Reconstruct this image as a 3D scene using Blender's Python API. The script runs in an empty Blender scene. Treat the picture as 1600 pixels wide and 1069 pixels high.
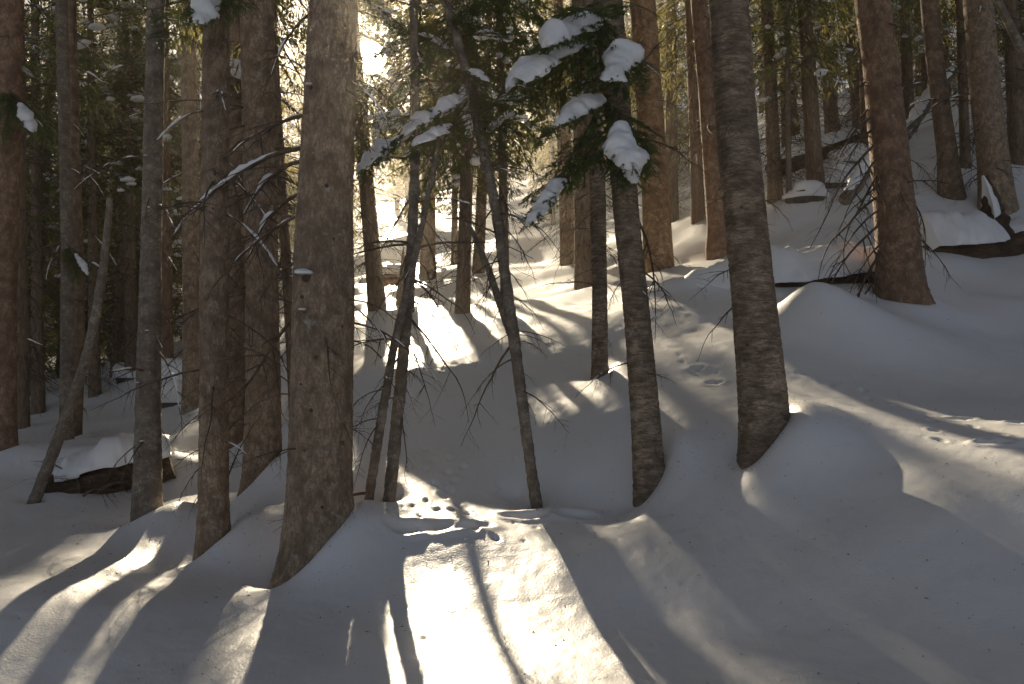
import bpy, math, random
import numpy as np
from mathutils import Vector, Matrix

# ------------------------------------------------------------------ camera, sky, sun, exposure
sc = bpy.context.scene
C = sc.collection
F, CX, CY = 1244.4, 800.0, 534.5           # 28 mm lens on a 1600x1069 frame
PITCH = math.radians(4.0)
EYE = np.array([0.0, 0.0, 1.6])
cam_d = bpy.data.cameras.new("camera"); cam_d.lens = 28.0; cam_d.sensor_width = 36.0
cam_d.clip_start = 0.05; cam_d.clip_end = 3000
cam = bpy.data.objects.new("camera", cam_d); C.objects.link(cam)
cam.location = EYE; cam.rotation_euler = (math.pi / 2 + PITCH, 0, 0)
sc.camera = cam

SUN_EL, SUN_AZ = math.radians(23.3), math.radians(10.3)      # azimuth measured to the left of +Y
SUN = Vector((-math.sin(SUN_AZ) * math.cos(SUN_EL), math.cos(SUN_AZ) * math.cos(SUN_EL), math.sin(SUN_EL)))
world = bpy.data.worlds.new("World"); sc.world = world; world.use_nodes = True
nt = world.node_tree; nt.nodes.clear()
def wn(t, **kw):
    n = nt.nodes.new(t)
    for k, v in kw.items(): setattr(n, k, v)
    return n
sky = wn('ShaderNodeTexSky', sky_type='NISHITA', sun_disc=False)
sky.sun_elevation = SUN_EL; sky.sun_rotation = -SUN_AZ
sky.altitude = 2800; sky.air_density = 0.42; sky.dust_density = 0.5; sky.ozone_density = 1.0
hs = wn('ShaderNodeHueSaturation'); hs.inputs['Saturation'].default_value = 0.5
bg = wn('ShaderNodeBackground'); bg.inputs['Strength'].default_value = 0.05
nt.links.new(sky.outputs[0], hs.inputs['Color']); nt.links.new(hs.outputs[0], bg.inputs['Color'])
# the sun's own disc and its aureole in the sky
geo = wn('ShaderNodeNewGeometry')
dot = wn('ShaderNodeVectorMath', operation='DOT_PRODUCT'); dot.inputs[1].default_value = SUN
tc = wn('ShaderNodeTexCoord')
nrm = wn('ShaderNodeVectorMath', operation='NORMALIZE')
nt.links.new(tc.outputs['Generated'], nrm.inputs[0]); nt.links.new(nrm.outputs[0], dot.inputs[0])
def powr(p, k):
    m = wn('ShaderNodeMath', operation='MAXIMUM'); m.inputs[1].default_value = 0.0
    nt.links.new(dot.outputs['Value'], m.inputs[0])
    a = wn('ShaderNodeMath', operation='POWER'); a.inputs[1].default_value = p
    nt.links.new(m.outputs[0], a.inputs[0])
    b = wn('ShaderNodeMath', operation='MULTIPLY'); b.inputs[1].default_value = k
    nt.links.new(a.outputs[0], b.inputs[0]); return b
def addm(a, b):
    m = wn('ShaderNodeMath', operation='ADD')
    nt.links.new(a.outputs[0], m.inputs[0]); nt.links.new(b.outputs[0], m.inputs[1]); return m
disc = wn('ShaderNodeMapRange', interpolation_type='SMOOTHSTEP')
disc.inputs['From Min'].default_value = math.cos(math.radians(1.05)); disc.inputs['From Max'].default_value = math.cos(math.radians(0.6))
disc.inputs['To Max'].default_value = 60.0
nt.links.new(dot.outputs['Value'], disc.inputs['Value'])
glow = addm(addm(disc, powr(1800, 4.0)), powr(160, 0.4))
bg2 = wn('ShaderNodeBackground'); bg2.inputs['Color'].default_value = (1.0, 0.9, 0.72, 1)
nt.links.new(glow.outputs[0], bg2.inputs['Strength'])
ad = wn('ShaderNodeAddShader'); out = wn('ShaderNodeOutputWorld')
nt.links.new(bg.outputs[0], ad.inputs[0]); nt.links.new(bg2.outputs[0], ad.inputs[1]); nt.links.new(ad.outputs[0], out.inputs[0])

sun_d = bpy.data.lights.new("sun", 'SUN'); sun_d.energy = 5.0; sun_d.angle = math.radians(0.7); sun_d.color = (1.0, 0.84, 0.6)
sun_o = bpy.data.objects.new("sun", sun_d); C.objects.link(sun_o)
sun_o.rotation_euler = (-SUN).to_track_quat('-Z', 'Y').to_euler(); sun_o.location = SUN * 60
vs = sc.view_settings
vs.view_transform = 'Standard'; vs.look = 'None'; vs.gamma = 1.0; vs.use_curve_mapping = False; vs.exposure = 1.1
sc.render.engine = 'CYCLES'
sc.cycles.use_denoising = True
sc.cycles.max_bounces = 4; sc.cycles.diffuse_bounces = 3; sc.cycles.glossy_bounces = 2; sc.cycles.transmission_bounces = 2
sc.cycles.use_adaptive_sampling = True; sc.cycles.adaptive_threshold = 0.02
sc.cycles.sample_clamp_indirect = 6.0

# ------------------------------------------------------------------ helpers
rng = np.random.default_rng(7)
random.seed(7)
cp, sp = math.cos(PITCH), math.sin(PITCH)
def unp(px, py, Y):
    dx, dy = (px - CX) / F, (CY - py) / F
    t = Y / (cp - sp * dy)
    return np.array([dx * t, Y, EYE[2] + t * (sp + cp * dy)])
def pxs(Y):                                   # metres that one photograph pixel spans at distance Y
    return Y / F

_perm = np.random.default_rng(3).random((64, 64, 64)).astype(np.float32)
def noise3(x, y, z):
    x, y, z = np.broadcast_arrays(np.asarray(x, float), np.asarray(y, float), np.asarray(z, float))
    xi, yi, zi = np.floor(x).astype(int), np.floor(y).astype(int), np.floor(z).astype(int)
    fx, fy, fz = x - xi, y - yi, z - zi
    fx, fy, fz = [f * f * f * (f * (f * 6 - 15) + 10) for f in (fx, fy, fz)]
    xi &= 63; yi &= 63; zi &= 63; xj, yj, zj = (xi + 1) & 63, (yi + 1) & 63, (zi + 1) & 63
    P = _perm
    a = P[xi, yi, zi] * (1 - fx) + P[xj, yi, zi] * fx
    b = P[xi, yj, zi] * (1 - fx) + P[xj, yj, zi] * fx
    c = P[xi, yi, zj] * (1 - fx) + P[xj, yi, zj] * fx
    d = P[xi, yj, zj] * (1 - fx) + P[xj, yj, zj] * fx
    return ((a * (1 - fy) + b * fy) * (1 - fz) + (c * (1 - fy) + d * fy) * fz) * 2 - 1
def noise2(x, y, s=0.0): return noise3(x, y, s)

def make_mesh(name, verts, faces, mats, smooth=True, fmat=None):
    """verts (n,3); faces: array (m,3) or (m,4) or list of such arrays"""
    me = bpy.data.meshes.new(name)
    if not isinstance(faces, list): faces = [faces]
    faces = [np.asarray(f, np.int32) for f in faces if len(f)]
    verts = np.asarray(verts, np.float32)
    nl = sum(f.size for f in faces); npoly = sum(len(f) for f in faces)
    me.vertices.add(len(verts)); me.vertices.foreach_set('co', verts.ravel())
    me.loops.add(nl); me.polygons.add(npoly)
    me.loops.foreach_set('vertex_index', np.concatenate([f.ravel() for f in faces]))
    tot = np.concatenate([np.full(len(f), f.shape[1], np.int32) for f in faces])
    me.polygons.foreach_set('loop_start', np.concatenate([[0], np.cumsum(tot)[:-1]]).astype(np.int32))
    me.polygons.foreach_set('use_smooth', np.full(npoly, smooth))
    for m in (mats if isinstance(mats, (list, tuple)) else [mats]): me.materials.append(m)
    if fmat is not None: me.polygons.foreach_set('material_index', np.asarray(fmat, np.int32))
    me.update(calc_edges=True); me.validate()
    return me
def link(name, data, parent=None, mat=None):
    o = bpy.data.objects.new(name, data); C.objects.link(o)
    if parent is not None: o.parent = parent
    if mat is not None: o.matrix_basis = mat
    return o
def tag(o, label=None, cat=None, group=None, kind=None):
    if label: o['label'] = label
    if cat: o['category'] = cat
    if group: o['group'] = group
    if kind: o['kind'] = kind
    return o

class Geo:                                    # collects tubes and triangles into one mesh
    def __init__(s): s.v = []; s.q = []; s.t = []; s.n = 0; s.qm = []; s.tm = []
    def add(s, v, q=None, t=None, m=0):
        v = np.asarray(v, float)
        if q is not None and len(q): q = np.asarray(q); s.q.append(q + s.n); s.qm.append(np.full(len(q), m))
        if t is not None and len(t): t = np.asarray(t); s.t.append(t + s.n); s.tm.append(np.full(len(t), m))
        s.v.append(v); s.n += len(v)
    def tube(s, pts, rad, k=5, m=0):
        pts = np.asarray(pts, float); rad = np.asarray(rad, float); n = len(pts)
        d = np.gradient(pts, axis=0); d /= np.linalg.norm(d, axis=1)[:, None] + 1e-9
        ref = np.array([0, 0, 1.0]) if abs(d[0, 2]) < .9 else np.array([1.0, 0, 0])
        a = np.cross(d, ref); a /= np.linalg.norm(a, axis=1)[:, None] + 1e-9
        b = np.cross(d, a)
        th = np.arange(k) / k * 2 * np.pi
        v = pts[:, None] + rad[:, None, None] * (np.cos(th)[None, :, None] * a[:, None] + np.sin(th)[None, :, None] * b[:, None])
        i = np.arange(n - 1)[:, None] * k; j = np.arange(k)[None]; j2 = (j + 1) % k
        q = np.stack([i + j, i + j2, i + k + j2, i + k + j], -1).reshape(-1, 4)
        s.add(v.reshape(-1, 3), q=q, m=m)
    def mesh(s, name, mats, smooth=True):
        fs, fm = [], []
        if s.q: fs.append(np.concatenate(s.q)); fm.append(np.concatenate(s.qm))
        if s.t: fs.append(np.concatenate(s.t)); fm.append(np.concatenate(s.tm))
        return make_mesh(name, np.concatenate(s.v), fs, mats, smooth, np.concatenate(fm))

# ------------------------------------------------------------------ materials
def new_mat(name):
    m = bpy.data.materials.new(name); m.use_nodes = True
    n = m.node_tree; n.nodes.clear()
    o = n.nodes.new('ShaderNodeOutputMaterial')
    return m, n, o
def nd(n, t, ins=None, **kw):
    x = n.nodes.new(t)
    for k, v in kw.items(): setattr(x, k, v)
    for k, v in (ins or {}).items():
        if isinstance(v, bpy.types.NodeSocket): n.links.new(v, x.inputs[k])
        else: x.inputs[k].default_value = v
    return x
def mixc(n, fac, a, b, blend='MIX'):
    x = n.nodes.new('ShaderNodeMix'); x.data_type = 'RGBA'; x.blend_type = blend
    for k, v in ((0, fac), (6, a), (7, b)):
        if isinstance(v, bpy.types.NodeSocket): n.links.new(v, x.inputs[k])
        else: x.inputs[k].default_value = v if k == 0 else (*v, 1)
    return x.outputs[2]
def ramp(n, src, stops):
    r = n.nodes.new('ShaderNodeValToRGB'); n.links.new(src, r.inputs[0])
    e = r.color_ramp.elements
    while len(e) < len(stops): e.new(0.5)
    for el, (p, c) in zip(e, stops): el.position = p; el.color = (*c, 1) if len(c) == 3 else c
    return r.outputs[0]

def snow_material(name, ground):
    m, n, o = new_mat(name)
    tcx = nd(n, 'ShaderNodeTexCoord')
    P = tcx.outputs['Object']
    n1 = nd(n, 'ShaderNodeTexNoise', {'Vector': P, 'Scale': 60.0, 'Detail': 2.0, 'Roughness': 0.6})
    n2 = nd(n, 'ShaderNodeTexNoise', {'Vector': P, 'Scale': 9.0, 'Detail': 2.0, 'Roughness': 0.55})
    n3 = nd(n, 'ShaderNodeTexNoise', {'Vector': P, 'Scale': 1.3, 'Detail': 2.0})
    col = mixc(n, ramp(n, n3.outputs[0], [(0.35, (0, 0, 0)), (0.7, (1, 1, 1))]), (0.83, 0.83, 0.84), (0.80, 0.79, 0.775))
    b1 = nd(n, 'ShaderNodeBump', {'Height': n2.outputs[0], 'Strength': 0.2, 'Distance': 0.008})
    b2 = nd(n, 'ShaderNodeBump', {'Height': n1.outputs[0], 'Strength': 0.55, 'Distance': 0.005, 'Normal': b1.outputs[0]})
    p = nd(n, 'ShaderNodeBsdfPrincipled', {'Base Color': col, 'Roughness': 0.42, 'Specular IOR Level': 0.75, 'Normal': b2.outputs[0]})
    n.links.new(p.outputs[0], o.inputs[0])
    return m
M_SNOW = snow_material('snow_ground', True)
M_CAP = snow_material('snow_cap', False)

def bark_material(name, c1, c2, c3, stretch=(1, 1, 1), scale=18.0, bump=0.6, frost=0.0):
    m, n, o = new_mat(name)
    tcx = nd(n, 'ShaderNodeTexCoord')
    mp = nd(n, 'ShaderNodeMapping', {'Vector': tcx.outputs['Object'], 'Scale': stretch})
    P = mp.outputs[0]
    wp = nd(n, 'ShaderNodeTexNoise', {'Vector': P, 'Scale': scale * 0.5, 'Detail': 3.0})
    off = nd(n, 'ShaderNodeVectorMath', {0: wp.outputs['Color'], 'Scale': 2.6 / scale}, operation='SCALE')
    PW = nd(n, 'ShaderNodeVectorMath', {0: P, 1: off.outputs[0]}, operation='ADD').outputs[0]
    v = nd(n, 'ShaderNodeTexVoronoi', {'Vector': PW, 'Scale': scale}, feature='DISTANCE_TO_EDGE')
    nz = nd(n, 'ShaderNodeTexNoise', {'Vector': PW, 'Scale': scale * 0.6, 'Detail': 4.0, 'Roughness': 0.7})
    big = nd(n, 'ShaderNodeTexNoise', {'Vector': tcx.outputs['Object'], 'Scale': 2.2, 'Detail': 2.0})
    med = nd(n, 'ShaderNodeTexNoise', {'Vector': tcx.outputs['Object'], 'Scale': 7.0, 'Detail': 2.0})
    c = mixc(n, ramp(n, nz.outputs[0], [(0.40, (0, 0, 0)), (0.60, (1, 1, 1))]), c1, c2)
    c = mixc(n, ramp(n, v.outputs['Distance'], [(0.0, (.5, .5, .5)), (0.14, (0, 0, 0))]), c, c3)
    c = mixc(n, ramp(n, med.outputs[0], [(0.36, (.6, .6, .6)), (0.58, (0, 0, 0))]), c, c3)
    c = mixc(n, ramp(n, big.outputs[0], [(0.35, (0, 0, 0)), (0.7, (0.5, 0.5, 0.5))]), c, tuple(x * 0.6 for x in c1))
    if frost > 0:
        fz = nd(n, 'ShaderNodeTexNoise', {'Vector': tcx.outputs['Object'], 'Scale': 9.0, 'Detail': 4.0, 'Roughness': 0.7})
        c = mixc(n, ramp(n, fz.outputs[0], [(0.68 - 0.16 * frost, (0, 0, 0)), (0.80 - 0.16 * frost, (0.75, 0.75, 0.75))]), c, (0.40, 0.39, 0.33))
    hgt = nd(n, 'ShaderNodeMath', {0: nz.outputs[0], 1: v.outputs['Distance']}, operation='ADD')
    b = nd(n, 'ShaderNodeBump', {'Height': hgt.outputs[0], 'Strength': bump, 'Distance': 0.012})
    p = nd(n, 'ShaderNodeBsdfPrincipled', {'Base Color': c, 'Roughness': 0.85, 'Specular IOR Level': 0.2, 'Normal': b.outputs[0]})
    n.links.new(p.outputs[0], o.inputs[0])
    return m
M_BARK_FLAKE = bark_material('bark_flaky', (0.258, 0.186, 0.127), (0.483, 0.362, 0.250), (0.125, 0.085, 0.056), (1.6, 1.6, 0.7), 22, 1.0, 0.6)
M_BARK_SCALE = bark_material('bark_scaly', (0.21, 0.155, 0.108), (0.52, 0.40, 0.285), (0.088, 0.060, 0.041), (0.5, 0.5, 2.0), 30, 1.0, 0.35)
M_BARK_RED = bark_material('bark_reddish', (0.24, 0.148, 0.094), (0.42, 0.272, 0.178), (0.11, 0.064, 0.042), (1.2, 1.2, 0.8), 20, 1.0, 0.3)
M_BARK_SUNLIT = bark_material('bark_orange_sunlight', (0.30, 0.18, 0.095), (0.50, 0.32, 0.18), (0.13, 0.07, 0.04), (1.0, 1.0, 1.0), 16, 1.0, 0.3)  # the orange sunlight on this trunk is put into the bark colour
M_BARK_GREY = bark_material('bark_grey', (0.208, 0.169, 0.129), (0.359, 0.302, 0.230), (0.100, 0.075, 0.056), (1.0, 1.0, 1.2), 20, 0.5, 0.5)
M_BARK_DARK = bark_material('bark_distant', (0.19, 0.135, 0.09), (0.36, 0.26, 0.175), (0.10, 0.068, 0.046), (1, 1, .8), 10, 0.5)
M_TWIG = bark_material('dead_twig', (0.11, 0.08, 0.056), (0.22, 0.165, 0.12), (0.07, 0.05, 0.038), (1, 1, 1), 30, 0.2)
M_ROT = bark_material('rotten_wood', (0.085, 0.055, 0.035), (0.17, 0.11, 0.07), (0.05, 0.033, 0.022), (0.25, 1.5, 1.5), 20, 0.9)
def needle_material(name, c1, c2, tr):
    m, n, o = new_mat(name)
    tcx = nd(n, 'ShaderNodeTexCoord')
    nz = nd(n, 'ShaderNodeTexNoise', {'Vector': tcx.outputs['Object'], 'Scale': 3.0, 'Detail': 3.0})
    c = mixc(n, ramp(n, nz.outputs[0], [(0.35, (0, 0, 0)), (0.65, (1, 1, 1))]), c1, c2)
    d = nd(n, 'ShaderNodeBsdfPrincipled', {'Base Color': c, 'Roughness': 0.55, 'Specular IOR Level': 0.3})
    t = nd(n, 'ShaderNodeBsdfTranslucent', {'Color': tr + (1,)})
    mx = nd(n, 'ShaderNodeMixShader', {0: 0.42, 1: d.outputs[0], 2: t.outputs[0]})
    n.links.new(mx.outputs[0], o.inputs[0])
    return m
M_NEEDLE = needle_material('spruce_needles', (0.055, 0.105, 0.042), (0.09, 0.145, 0.055), (0.22, 0.24, 0.06))
M_NEEDLE_FAR = needle_material('spruce_needles_distant', (0.055, 0.105, 0.04), (0.10, 0.145, 0.058), (0.34, 0.29, 0.09))

# ------------------------------------------------------------------ the snow slope
# points of the snow surface: photo pixel + distance (m), unprojected once into metres
CTRL = [
 (0,1069,4.4),(400,1069,4.2),(800,1069,4.0),(1200,1069,3.8),(1600,1069,3.35),
 (60,940,5.3),(250,960,5.2),(560,960,5.2),(760,930,5.3),(1000,950,4.9),(1300,950,4.4),(1580,950,3.9),
 (700,840,6.1),(850,850,6.0),(960,850,5.8),(620,880,5.9),
 (447,893,6.2),(430,920,5.8),(325,862,7.0),(228,812,8.0),(400,762,8.4),(8,708,10.0),(52,792,8.4),(110,830,7.6),(20,860,6.8),(180,880,6.6),
 (150,800,8.4),(90,680,11.0),(170,690,10.4),(180,640,13.0),(30,660,14.0),(150,612,17.0),(300,650,12.6),(60,640,16.0),(260,690,10.6),
 (368,705,10.2),(460,700,9.6),
 (608,785,6.9),(575,805,6.8),(640,702,7.95),(770,705,7.85),(835,785,7.0),(560,740,7.3),
 (600,672,8.3),(560,583,9.9),(700,548,10.4),(700,692,8.1),(800,522,10.9),(890,650,8.1),(760,640,8.7),(960,488,11.4),(1050,452,11.8),(1150,425,12.4),
 (560,500,14.5),(700,470,15.8),(600,430,21.0),(850,470,15.0),(850,405,26.0),(700,400,29.0),(600,375,35.0),(950,425,18.5),
 (935,585,9.2),(1000,775,6.7),(1020,555,9.1),(1100,530,9.4),(1100,600,7.9),(1060,690,6.9),(960,640,7.9),(1000,480,10.9),(1120,470,11.0),
 (1180,722,6.3),(1235,640,6.9),(1110,760,6.2),(1150,800,5.8),(1230,712,6.1),(1300,770,5.5),(1350,650,6.6),(1450,800,4.8),
 (1500,690,5.75),(1590,740,5.0),(1550,600,7.8),(1550,520,10.6),(1450,500,10.2),(1380,570,8.3),(1550,440,13.0),(1590,480,11.6),
 (1270,463,9.4),(1270,520,8.8),(1270,575,8.0),(1270,440,11.5),(1200,500,9.6),(1340,475,10.3),
 (1405,458,11.0),(1050,392,17.5),(1150,335,18.0),(1250,312,17.5),(1350,330,16.5),(1450,300,17.0),(1450,250,19.5),(1560,340,16.0),(1300,205,26.0),(1580,225,20.5),(1480,390,14.2),
 (900,350,38.0),(700,345,46.0),(300,560,28.0),(50,590,26.0),(150,560,36.0),(450,480,26.0),(1300,150,42.0),(1580,120,36.0),(1000,300,40.0),
 (600,330,66.0),(300,450,60.0),(0,520,60.0),(1000,240,60.0),(1500,90,62.0),
]
pts = [unp(*c) for c in CTRL]
pts += [np.array(p) for p in [(0,1.5,0.02),(-3,1,-.25),(3,1,.35),(0,-3,-.5),(-8,3,-.4),(7,3,1.0),(-14,10,.6),(12,8,3.4),(-25,0,-2.5),(25,0,4),(0,-30,-5),
     (-40,40,5),(45,45,24),(0,100,30),(-60,100,18),(70,100,42),(-50,-40,-8),(50,-40,0)]]
CP = np.array(pts)
def tps_fit(P, lam):
    n = len(P); d = np.linalg.norm(P[:, None, :2] - P[None, :, :2], axis=2)
    K = np.where(d > 0, d * d * np.log(d + 1e-12), 0) + lam * np.eye(n)
    A = np.zeros((n + 3, n + 3)); A[:n, :n] = K; A[:n, n] = 1; A[:n, n + 1:] = P[:, :2]; A[n, :n] = 1; A[n + 1:, :n] = P[:, :2].T
    b = np.zeros(n + 3); b[:n] = P[:, 2]
    return np.linalg.solve(A, b)
TPS = tps_fit(CP, 0.02)
def base_h(x, y):
    x = np.asarray(x, float); y = np.asarray(y, float); sh = x.shape
    x = x.ravel(); y = y.ravel(); o = np.empty_like(x)
    for i in range(0, len(x), 40000):
        X, Y = x[i:i + 40000], y[i:i + 40000]
        d2 = (X[:, None] - CP[None, :, 0]) ** 2 + (Y[:, None] - CP[None, :, 1]) ** 2
        o[i:i + 40000] = (0.5 * d2 * np.log(d2 + 1e-12)) @ TPS[:-3] + TPS[-3] + TPS[-2] * X + TPS[-1] * Y
    return o.reshape(sh)
DENTS = []                                    # (x, y, radius_x, radius_y, angle, depth, rim)
BUMPS = [(*unp(205, 690, 9.75)[:2], 1.1, .35, 0, .20), (*unp(1272, 485, 9.3)[:2], .68, .46, 0, .2), (*unp(1290, 452, 10.9)[:2], .8, .2, .1, -.10), (*unp(1060, 448, 11.9)[:2], .7, .35, .1, .14), (*unp(1160, 436, 11.8)[:2], .6, .3, .1, .12), (*unp(1250, 456, 10.9)[:2], .18, .14, 0, .1), (*unp(1345, 450, 11.0)[:2], .2, .14, 0, .12), (*unp(1240, 712, 6.05)[:2], .35, .22, -.5, .07)]   # (x, y, sx, sy, angle, height)
WELLS = {}
TILTS = []                                    # (x, y, sigma, slope_x, slope_y, dip): drifts and wells at trunks
def H(x, y, fine=True):
    x = np.asarray(x, float); y = np.asarray(y, float)
    h = base_h(x, y)
    r = np.hypot(x, y)
    for (bx, by, sx, sy, an, hh) in BUMPS:
        c, s = math.cos(an), math.sin(an); dx, dy = x - bx, y - by
        u, v = (dx * c + dy * s) / sx, (-dx * s + dy * c) / sy
        h = h + hh * np.exp(-(u * u + v * v))
    for (tx, ty, sg, kx, ky, dip) in TILTS:
        dx, dy = x - tx, y - ty; d2 = dx * dx + dy * dy
        m = d2 < 20 * sg * sg
        if m.any():
            g = np.exp(-d2 / (2 * sg * sg)) * m
            h = h - .07 / (1 + np.exp((np.sqrt(d2) - WELLS.get((tx, ty), .1) - .06) / .035))
            h = h + (kx * sg * np.tanh(dx / sg) + ky * dy - dip) * g
    h = h + 0.03 * noise2(x * .9, y * .9, 2.3) + 0.010 * noise2(x * 2.3 + 9, y * 2.3, 5.1)
    h = h + np.clip((r - 9) / 12, 0, 1) * (0.20 * noise2(x * .45, y * .7, 8.7) + .12 * noise2(x * .8, y * 1.6, 3.9))
    if fine:
        h = h + 0.003 * noise2(x * 7, y * 7, 1.1) + 0.0018 * noise2(x * 19, y * 19, 4.2)
        for (bx, by, sx, sy, an, dep, rim) in DENTS:
            dx, dy = x - bx, y - by
            m = (np.abs(dx) < 4 * sx) & (np.abs(dy) < 4 * sx)
            if not m.any(): continue
            c, s = math.cos(an), math.sin(an)
            u, v = (dx[m] * c + dy[m] * s) / sx, (-dx[m] * s + dy[m] * c) / sy
            q = np.sqrt(u * u + v * v)
            q = q + 0.25 * noise2(dx[m] / sx * 1.3 + bx * 7, dy[m] / sx * 1.3 + by * 5, 0.5)
            h = h.copy(); h[m] += -dep * np.exp(-1.1 * q ** 2.6) + rim * np.exp(-((q - 1.45) / .45) ** 2)
    return h
def h1(x, y): return float(H(np.array([x]), np.array([y]), False)[0])
def hit(px, py, y0=2.5, y1=90.0):
    """first point of the snow seen along a pixel's ray"""
    Y = np.exp(np.linspace(math.log(y0), math.log(y1), 500))
    dx, dy = (px - CX) / F, (CY - py) / F
    t = Y / (cp - sp * dy); X = dx * t; Z = EYE[2] + t * (sp + cp * dy)
    g = H(X, Y, False); k = np.where(Z < g)[0]
    if len(k) == 0: return None
    i = k[0]
    if i == 0: return np.array([X[0], Y[0], g[0]])
    a = (Z[i - 1] - g[i - 1]) / ((Z[i - 1] - g[i - 1]) - (Z[i] - g[i]) + 1e-9)
    return np.array([X[i - 1] + a * (X[i] - X[i - 1]), Y[i - 1] + a * (Y[i] - Y[i - 1]), g[i - 1] + a * (g[i] - g[i - 1])])
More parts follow.
